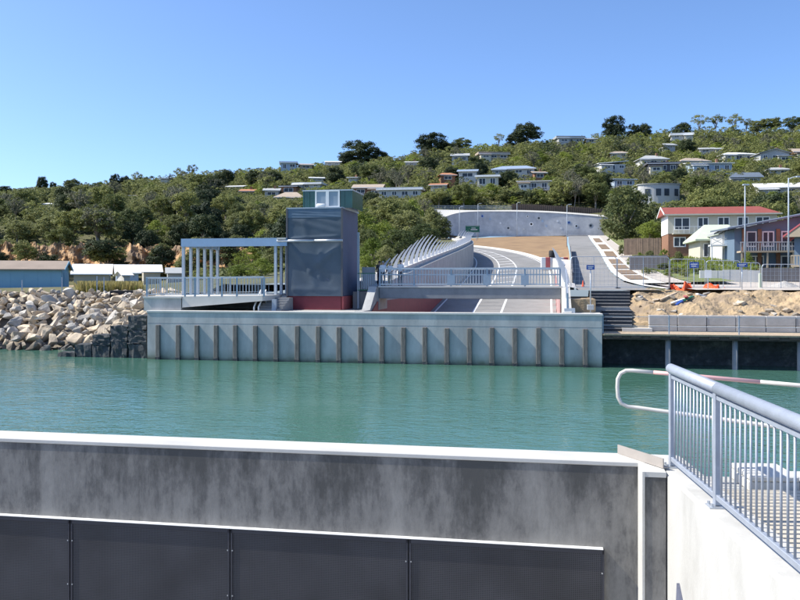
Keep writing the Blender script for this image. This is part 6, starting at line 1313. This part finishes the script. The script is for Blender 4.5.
for (u, Y), x, z in zip(cands, xs_, zs_):
    if u > 560 and Y < 138: continue
    if u > 433 and Y < 246: 
        if u < 612 or Y < 140: continue
    if u < 190 and Y < 152: continue
    if Y < 132 and u > 350: continue
    dmn = float(np.min(np.hypot(MAINA[:, 0] - x, MAINA[:, 1] - Y)));
    if dmn < 9.5: continue
    if side_l(Y) - 3 < x < side_r(Y) + 10 and Y < 232: continue
    cell = (int(x / 5.2), int(Y / 6.5))
    if occ.get(cell, 0) >= 1: continue
    r = rg.random(); key = 'scrub' if r < .32 else 'olive' if r < .58 else 'bright' if r < .76 else 'dark' if r < .90 else 'grey'
    if u < 190: key = 'bright' if .5 < r < .56 else 'scrub' if r < .5 else 'dark' if r < .66 else 'olive' if r < .9 else 'grey'
    h = {'scrub': rg.uniform(3, 6), 'olive': rg.uniform(5, 10), 'bright': rg.uniform(3, 6.5), 'dark': rg.uniform(4, 9), 'grey': rg.uniform(6, 10)}[key]; wd = h * {'scrub': 1.35, 'olive': .95, 'bright': 1.3, 'dark': .85, 'grey': .8}[key] * rg.uniform(.85, 1.2)
    ok = False
    for trial in range(3):
        vb = HV - (z - EYE) * F / Y; vt = HV - (z + h - EYE) * F / Y; hw = wd / 2 / Y * F; lim = float(np.interp(u, SKY[:, 0], SKY[:, 1]))
        if vt > lim - 3.5 and not overlaps(u - hw, u + hw, vt, vb, Y): ok = True; break
        h *= .62; wd *= .75; key = 'scrub' if key != 'bright' else key
    if not ok or h < 1.2: continue
    occ[cell] = 1; bushes.append((wd * h / Y / Y, key, x, Y, z, h, wd, u, vt))
bushes.sort(key=lambda q: -q[0])
STUFF = []
for i, (a, key, x, Y, z, h, wd, u, vt) in enumerate(bushes):
    if cnt.get(key, 0) < 95:
        cnt[key] = cnt.get(key, 0) + 1; l, g_ = zone_label(u, vt, key); tree(key, x, Y, z - .2, h, wd, l, g_)
    else: STUFF.append((key, x, Y, z, h, wd))
# the rest of the bush cover, too dense to count
for key, m in (('scrub', 'leaf_scrub'), ('olive', 'leaf_olive'), ('dark', 'leaf_dark'), ('bright', 'leaf_bright'), ('grey', 'leaf_grey')):
    proto = []
    for k in range(4):
        r_ = np.random.default_rng(k + 50); proto.append(leaf_cloud(r_, crown_clumps(r_, 34, .44, .08, .92, 'dome' if key in ('scrub', 'bright') else 'ball', .10, .17), 15, .045))
    Q = []
    for (kk2, x, Y, z, h, wd) in STUFF:
        if kk2 != key: continue
        p = proto[rg.randrange(4)]; a = rg.uniform(0, 6.28); c, s_ = math.cos(a), math.sin(a); q = p.copy(); k = wd / .95
        Q.append(np.stack([(q[..., 0] * c - q[..., 1] * s_) * k + x, (q[..., 0] * s_ + q[..., 1] * c) * k + Y, q[..., 2] * h + z - .2], -1))
    if Q: tag(link({'scrub': 'bush_cover', 'olive': 'gum_cover', 'dark': 'pine_cover', 'bright': 'shrub_cover', 'grey': 'grey_gum_cover'}[key], quads_mesh('bush_cover', np.concatenate(Q), m)), {'scrub': 'dense dull green bush covering the hillside between the trees', 'olive': 'distant olive-green tree cover on the hillside', 'dark': 'distant dark green tree cover on the hillside', 'bright': 'distant bright green shrub cover on the hillside', 'grey': 'distant grey-green tree cover on the hillside'}[key], 'vegetation', kind='stuff')
# understory: low leaf litter of scrub all over the slope
r_ = np.random.default_rng(5); n = 150000; uu = r_.uniform(-40, 840, n); YY = np.sqrt(r_.uniform(100 ** 2, 460 ** 2, n)); XX = (uu - 400) / F * YY; ZZ = Tz(XX, YY)
keep = ~(((uu > 433) & (YY < 244) & (uu < 640)) | ((uu > 600) & (YY < 135)) | ((uu < 190) & (YY < 152)) | ((uu > 350) & (YY < 120)))
dmn = np.array([np.min(np.hypot(MAINA[:, 0] - x, MAINA[:, 1] - y)) for x, y in zip(XX[keep], YY[keep])]); XX, YY, ZZ = XX[keep][dmn > 9], YY[keep][dmn > 9], ZZ[keep][dmn > 9]
n = len(XX); c = np.stack([XX, YY, ZZ + r_.uniform(0, 1.0, n)], 1); nr = r_.normal(size=(n, 3)) * .6 + np.array([0, -.2, .8]); nr /= np.linalg.norm(nr, axis=1)[:, None]; a = np.cross(nr, r_.normal(size=(n, 3))); a /= np.linalg.norm(a, axis=1)[:, None]; bb = np.cross(nr, a); s = r_.uniform(.25, .6, n)[:, None]
tag(link('ground_cover', quads_mesh('ground_cover', np.stack([c - a * s, c - bb * s * .6, c + a * s, c + bb * s * .6], 1), 'leaf_scrub')), 'low scrub and undergrowth covering the hill between trees', 'vegetation', kind='stuff')
# grasses by the huts and garden plants on the right bank
def grass_patch(name, pts_fn, n, h0, h1, m, lab, seed=1, wdt=.04):
    r_ = np.random.default_rng(seed); Q = []
    for _ in range(n):
        x, y, z = pts_fn(r_); h = r_.uniform(h0, h1); a = r_.uniform(0, 6.28); dx, dy = math.cos(a) * wdt, math.sin(a) * wdt; lx, ly = r_.normal(0, .15 * h, 2); Q.append([(x - dx, y - dy, z), (x + dx, y + dy, z), (x + lx + dx * .3, y + ly + dy * .3, z + h), (x + lx - dx * .3, y + ly - dy * .3, z + h)])
    tag(link(name, quads_mesh(name, np.array(Q), m)), lab, 'grass', kind='stuff')
def gp(r_):
    Y = r_.uniform(70.5, 78); u = r_.uniform(78, 141); return Xu(u, Y), Y, 3.8
b = MB(); b.grid([[Vector((x, y, 3.78 + (y - 70) * .006)) for x in np.linspace(-75, -14, 12)] for y in (69.5, 75, 85, 100, 135, 152)]); b.solo('foreshore', 'sand', kind='structure')
grass_patch('dry_grass', gp, 6000, .6, 1.35, 'leaf_straw', 'patch of tall dry yellow grass beside the tan hut', 2, .07); grass_patch('dry_grass', gp, 2600, .5, 1.0, 'leaf_bright', 'green grass at the foot of the dry patch', 3)
def gp2(r_):
    Y = r_.uniform(78, 118); x = r_.uniform(side_r(Y) + 6.2, side_r(Y) + 14); return x, Y, zside(Y) + .25 + (x - side_r(Y) - 6) * .09
grass_patch('lawn_grass', gp2, 5000, .1, .32, 'leaf_bright', 'rough green lawn sloping beside the footpath', 4, .05)
gi = 0
for (u, vt, wp, Y, key) in ((652, 268, 16, 84, 'bright'), (664, 263, 18, 86, 'olive'), (676, 266, 16, 82, 'scrub'), (688, 262, 18, 84, 'bright'), (698, 268, 14, 80, 'scrub'), (650, 249, 12, 102, 'scrub'), (664, 247, 12, 106, 'bright'), (678, 250, 12, 104, 'scrub'), (640, 252, 12, 108, 'bright'), (712, 266, 14, 80, 'bright'), (724, 270, 12, 78, 'olive'), (748, 252, 16, 90, 'bright'), (738, 262, 14, 84, 'scrub'), (754, 266, 14, 82, 'bright'), (646, 272, 12, 80, 'scrub'), (630, 256, 8, 100, 'bright'), (636, 262, 8, 95, 'scrub'), (668, 274, 12, 76, 'bright'), (685, 274, 12, 75, 'scrub'), (622, 244, 9, 132, 'scrub'), (632, 238, 12, 140, 'bright')):
    x = Xu(u, Y); z = max(4.6, zside(Y) + .2 if u < 700 else Zv(284, Y)); h = Zv(vt, Y) - z
    if h < .5: h = .8
    nm = {'bright': 'bright green', 'scrub': 'dull green', 'olive': 'olive'}[key]; tree(key, x, Y, z, h, wp / F * Y, f'{nm} garden shrub between the footpath and houses at right', f'{nm} garden shrubs at right', name='garden_shrub')
for u, vb, vt, Y in ((333, 206, 186, 262), (142, 219, 206, 250), (183, 218, 207, 250), (702, 166, 150, 330)):
    pole(u, vb=vb, vt=vt, Y=Y, lab='timber power pole rising from the trees on the hillside', name='power_pole', m='timber_old', head=False)['group'] = 'power poles on the hillside'
# ------------------------------------------------------------------ people on the footbridge
def person(s_, t_, z, face, top, legs, hair, lab, h=1.74, arm=.35, lean=0.0):
    p = W(s_, t_, z); o = thing('person', p, lab, 'person', face); k = h / 1.75
    V = [(0, 0, .98), (0, -.01, 1.15), (0, 0, 1.38), (0, .0, 1.50), (0, -.02, 1.58), (0, -.02, 1.68),                   # pelvis..head
         (.10, 0, .92), (.11, -.03, .50), (.11, .01, .08), (.11, -.14, .03), (-.10, 0, .92), (-.11, .02, .50), (-.11, .04, .08), (-.11, -.11, .03),
         (.19, 0, 1.42), (.24, .02, 1.14), (.22, -.16 - arm * .3, .98), (.21, -.24 - arm * .3, .97), (-.19, 0, 1.42), (-.24, .03, 1.14), (-.22, -.14 - arm * .3, .97), (-.21, -.22 - arm * .3, .96)]
    E = [(0, 1), (1, 2), (2, 3), (3, 4), (4, 5), (0, 6), (6, 7), (7, 8), (8, 9), (0, 10), (10, 11), (11, 12), (12, 13), (2, 14), (14, 15), (15, 16), (16, 17), (2, 18), (18, 19), (19, 20), (20, 21)]
    R = [.15, .145, .17, .06, .085, .09, .10, .07, .05, .045, .10, .07, .05, .045, .07, .05, .035, .04, .07, .05, .035, .04]
    me = bpy.data.meshes.new('body'); me.from_pydata([(x * k, y * k + lean * max(0, zz - 1), zz * k) for x, y, zz in V], E, []); ob = bpy.data.objects.new('body', me); COL.objects.link(ob)
    m_ = ob.modifiers.new('skin', 'SKIN'); sv_ = me.skin_vertices[0].data if me.skin_vertices else None
    if sv_ is None: me.attributes.new if False else None
    if sv_:
        for i, q in enumerate(sv_): q.radius = (R[i] * k, R[i] * .78 * k if i in (0, 1, 2) else R[i] * k); q.use_root = (i == 0)
    ob.modifiers.new('sub', 'SUBSURF').levels = 1; ob.modifiers['sub'].render_levels = 1
    dg = bpy.context.evaluated_depsgraph_get(); me2 = bpy.data.meshes.new_from_object(ob.evaluated_get(dg)); bpy.data.objects.remove(ob)
    for mm in ('skin', top, legs): me2.materials.append(MATS[mm])
    for pl in me2.polygons:
        c = pl.center; zz = c.z / k; pl.material_index = 2 if zz < 1.0 and abs(c.x) < .2 * k and c.y > -.2 * k else 1 if zz < 1.49 and not (zz < 1.16 and abs(c.x) > .17 * k) else 0
        if zz < .06: pl.material_index = 2
        pl.use_smooth = True
    me2.name = 'body'; link('body', me2, o)
    bm = bmesh.new(); bmesh.ops.create_uvsphere(bm, u_segments=14, v_segments=9, radius=1)
    for v in list(bm.verts):
        if v.co.z < -.25 and v.co.y < .1: bm.verts.remove(v)
    for v in bm.verts: v.co = Vector((v.co.x * .098, v.co.y * .105 + .012 + 0, v.co.z * .105 + 1.685)) * k
    for v in bm.verts: v.co.y += lean * max(0, v.co.z / k - 1)
    mh = bpy.data.meshes.new('hair'); bm.to_mesh(mh); bm.free(); mh.materials.append(MATS[hair]); mh.polygons.foreach_set('use_smooth', [True] * len(mh.polygons)); link('hair', mh, o)
    for nm, pts in (('ear', [(.093, -.01, 1.645), (-.093, -.01, 1.645)]), ('eye', [(.034, -.105, 1.655), (-.034, -.105, 1.655)]), ('nose', [(0, -.118, 1.63)])):
        for q in pts:
            bm = bmesh.new(); bmesh.ops.create_icosphere(bm, subdivisions=1, radius=.016 if nm != 'eye' else .011); mm = bpy.data.meshes.new(nm); bm.to_mesh(mm); bm.free(); mm.materials.append(MATS['hair_dark' if nm == 'eye' else 'skin']); link(nm, mm, o, Vector(q) * k)
    for sx_ in (1, -1):
        for fi in range(5):
            y0 = (-.26 - arm * .3) * k; x0 = sx_ * (.212 + (fi - 2) * .016 if fi < 4 else .175) * k; ln = (.06, .07, .075, .065, .045)[fi] * k
            b = MB(); b.tube([(x0, y0 + .03, .97 * k), (x0, y0 - ln * .5, .965 * k), (x0, y0 - ln * .8, .94 * k)], [.011, .010, .008], 6); b.part('finger', 'skin', o, world=False, smooth=True)
zz = 4.82; tb = bt0 + 1.0
person(S(379.5, tb + .6), tb + .6, zz, WR + .4, 'jacket_dark', 'trousers_navy', 'hair_dark', 'person in dark jacket at the left end of the footbridge', 1.74)
person(S(383, tb), tb, zz, WR + .2, 'shirt_white', 'trousers_navy', 'hair_grey', 'person in white top and navy trousers leaning at bridge rail', 1.72, .5)
person(S(390, tb + .2), tb + .2, zz, WR - .3, 'shirt_white', 'trousers_khaki', 'hair_grey', 'person in white top and khaki trousers in middle of group', 1.66, .4)
person(S(400.5, tb), tb, zz, WR - .2, 'shirt_white', 'trousers_navy', 'hair_dark', 'dark-haired person in white shirt and dark trousers on the right', 1.78, .4)
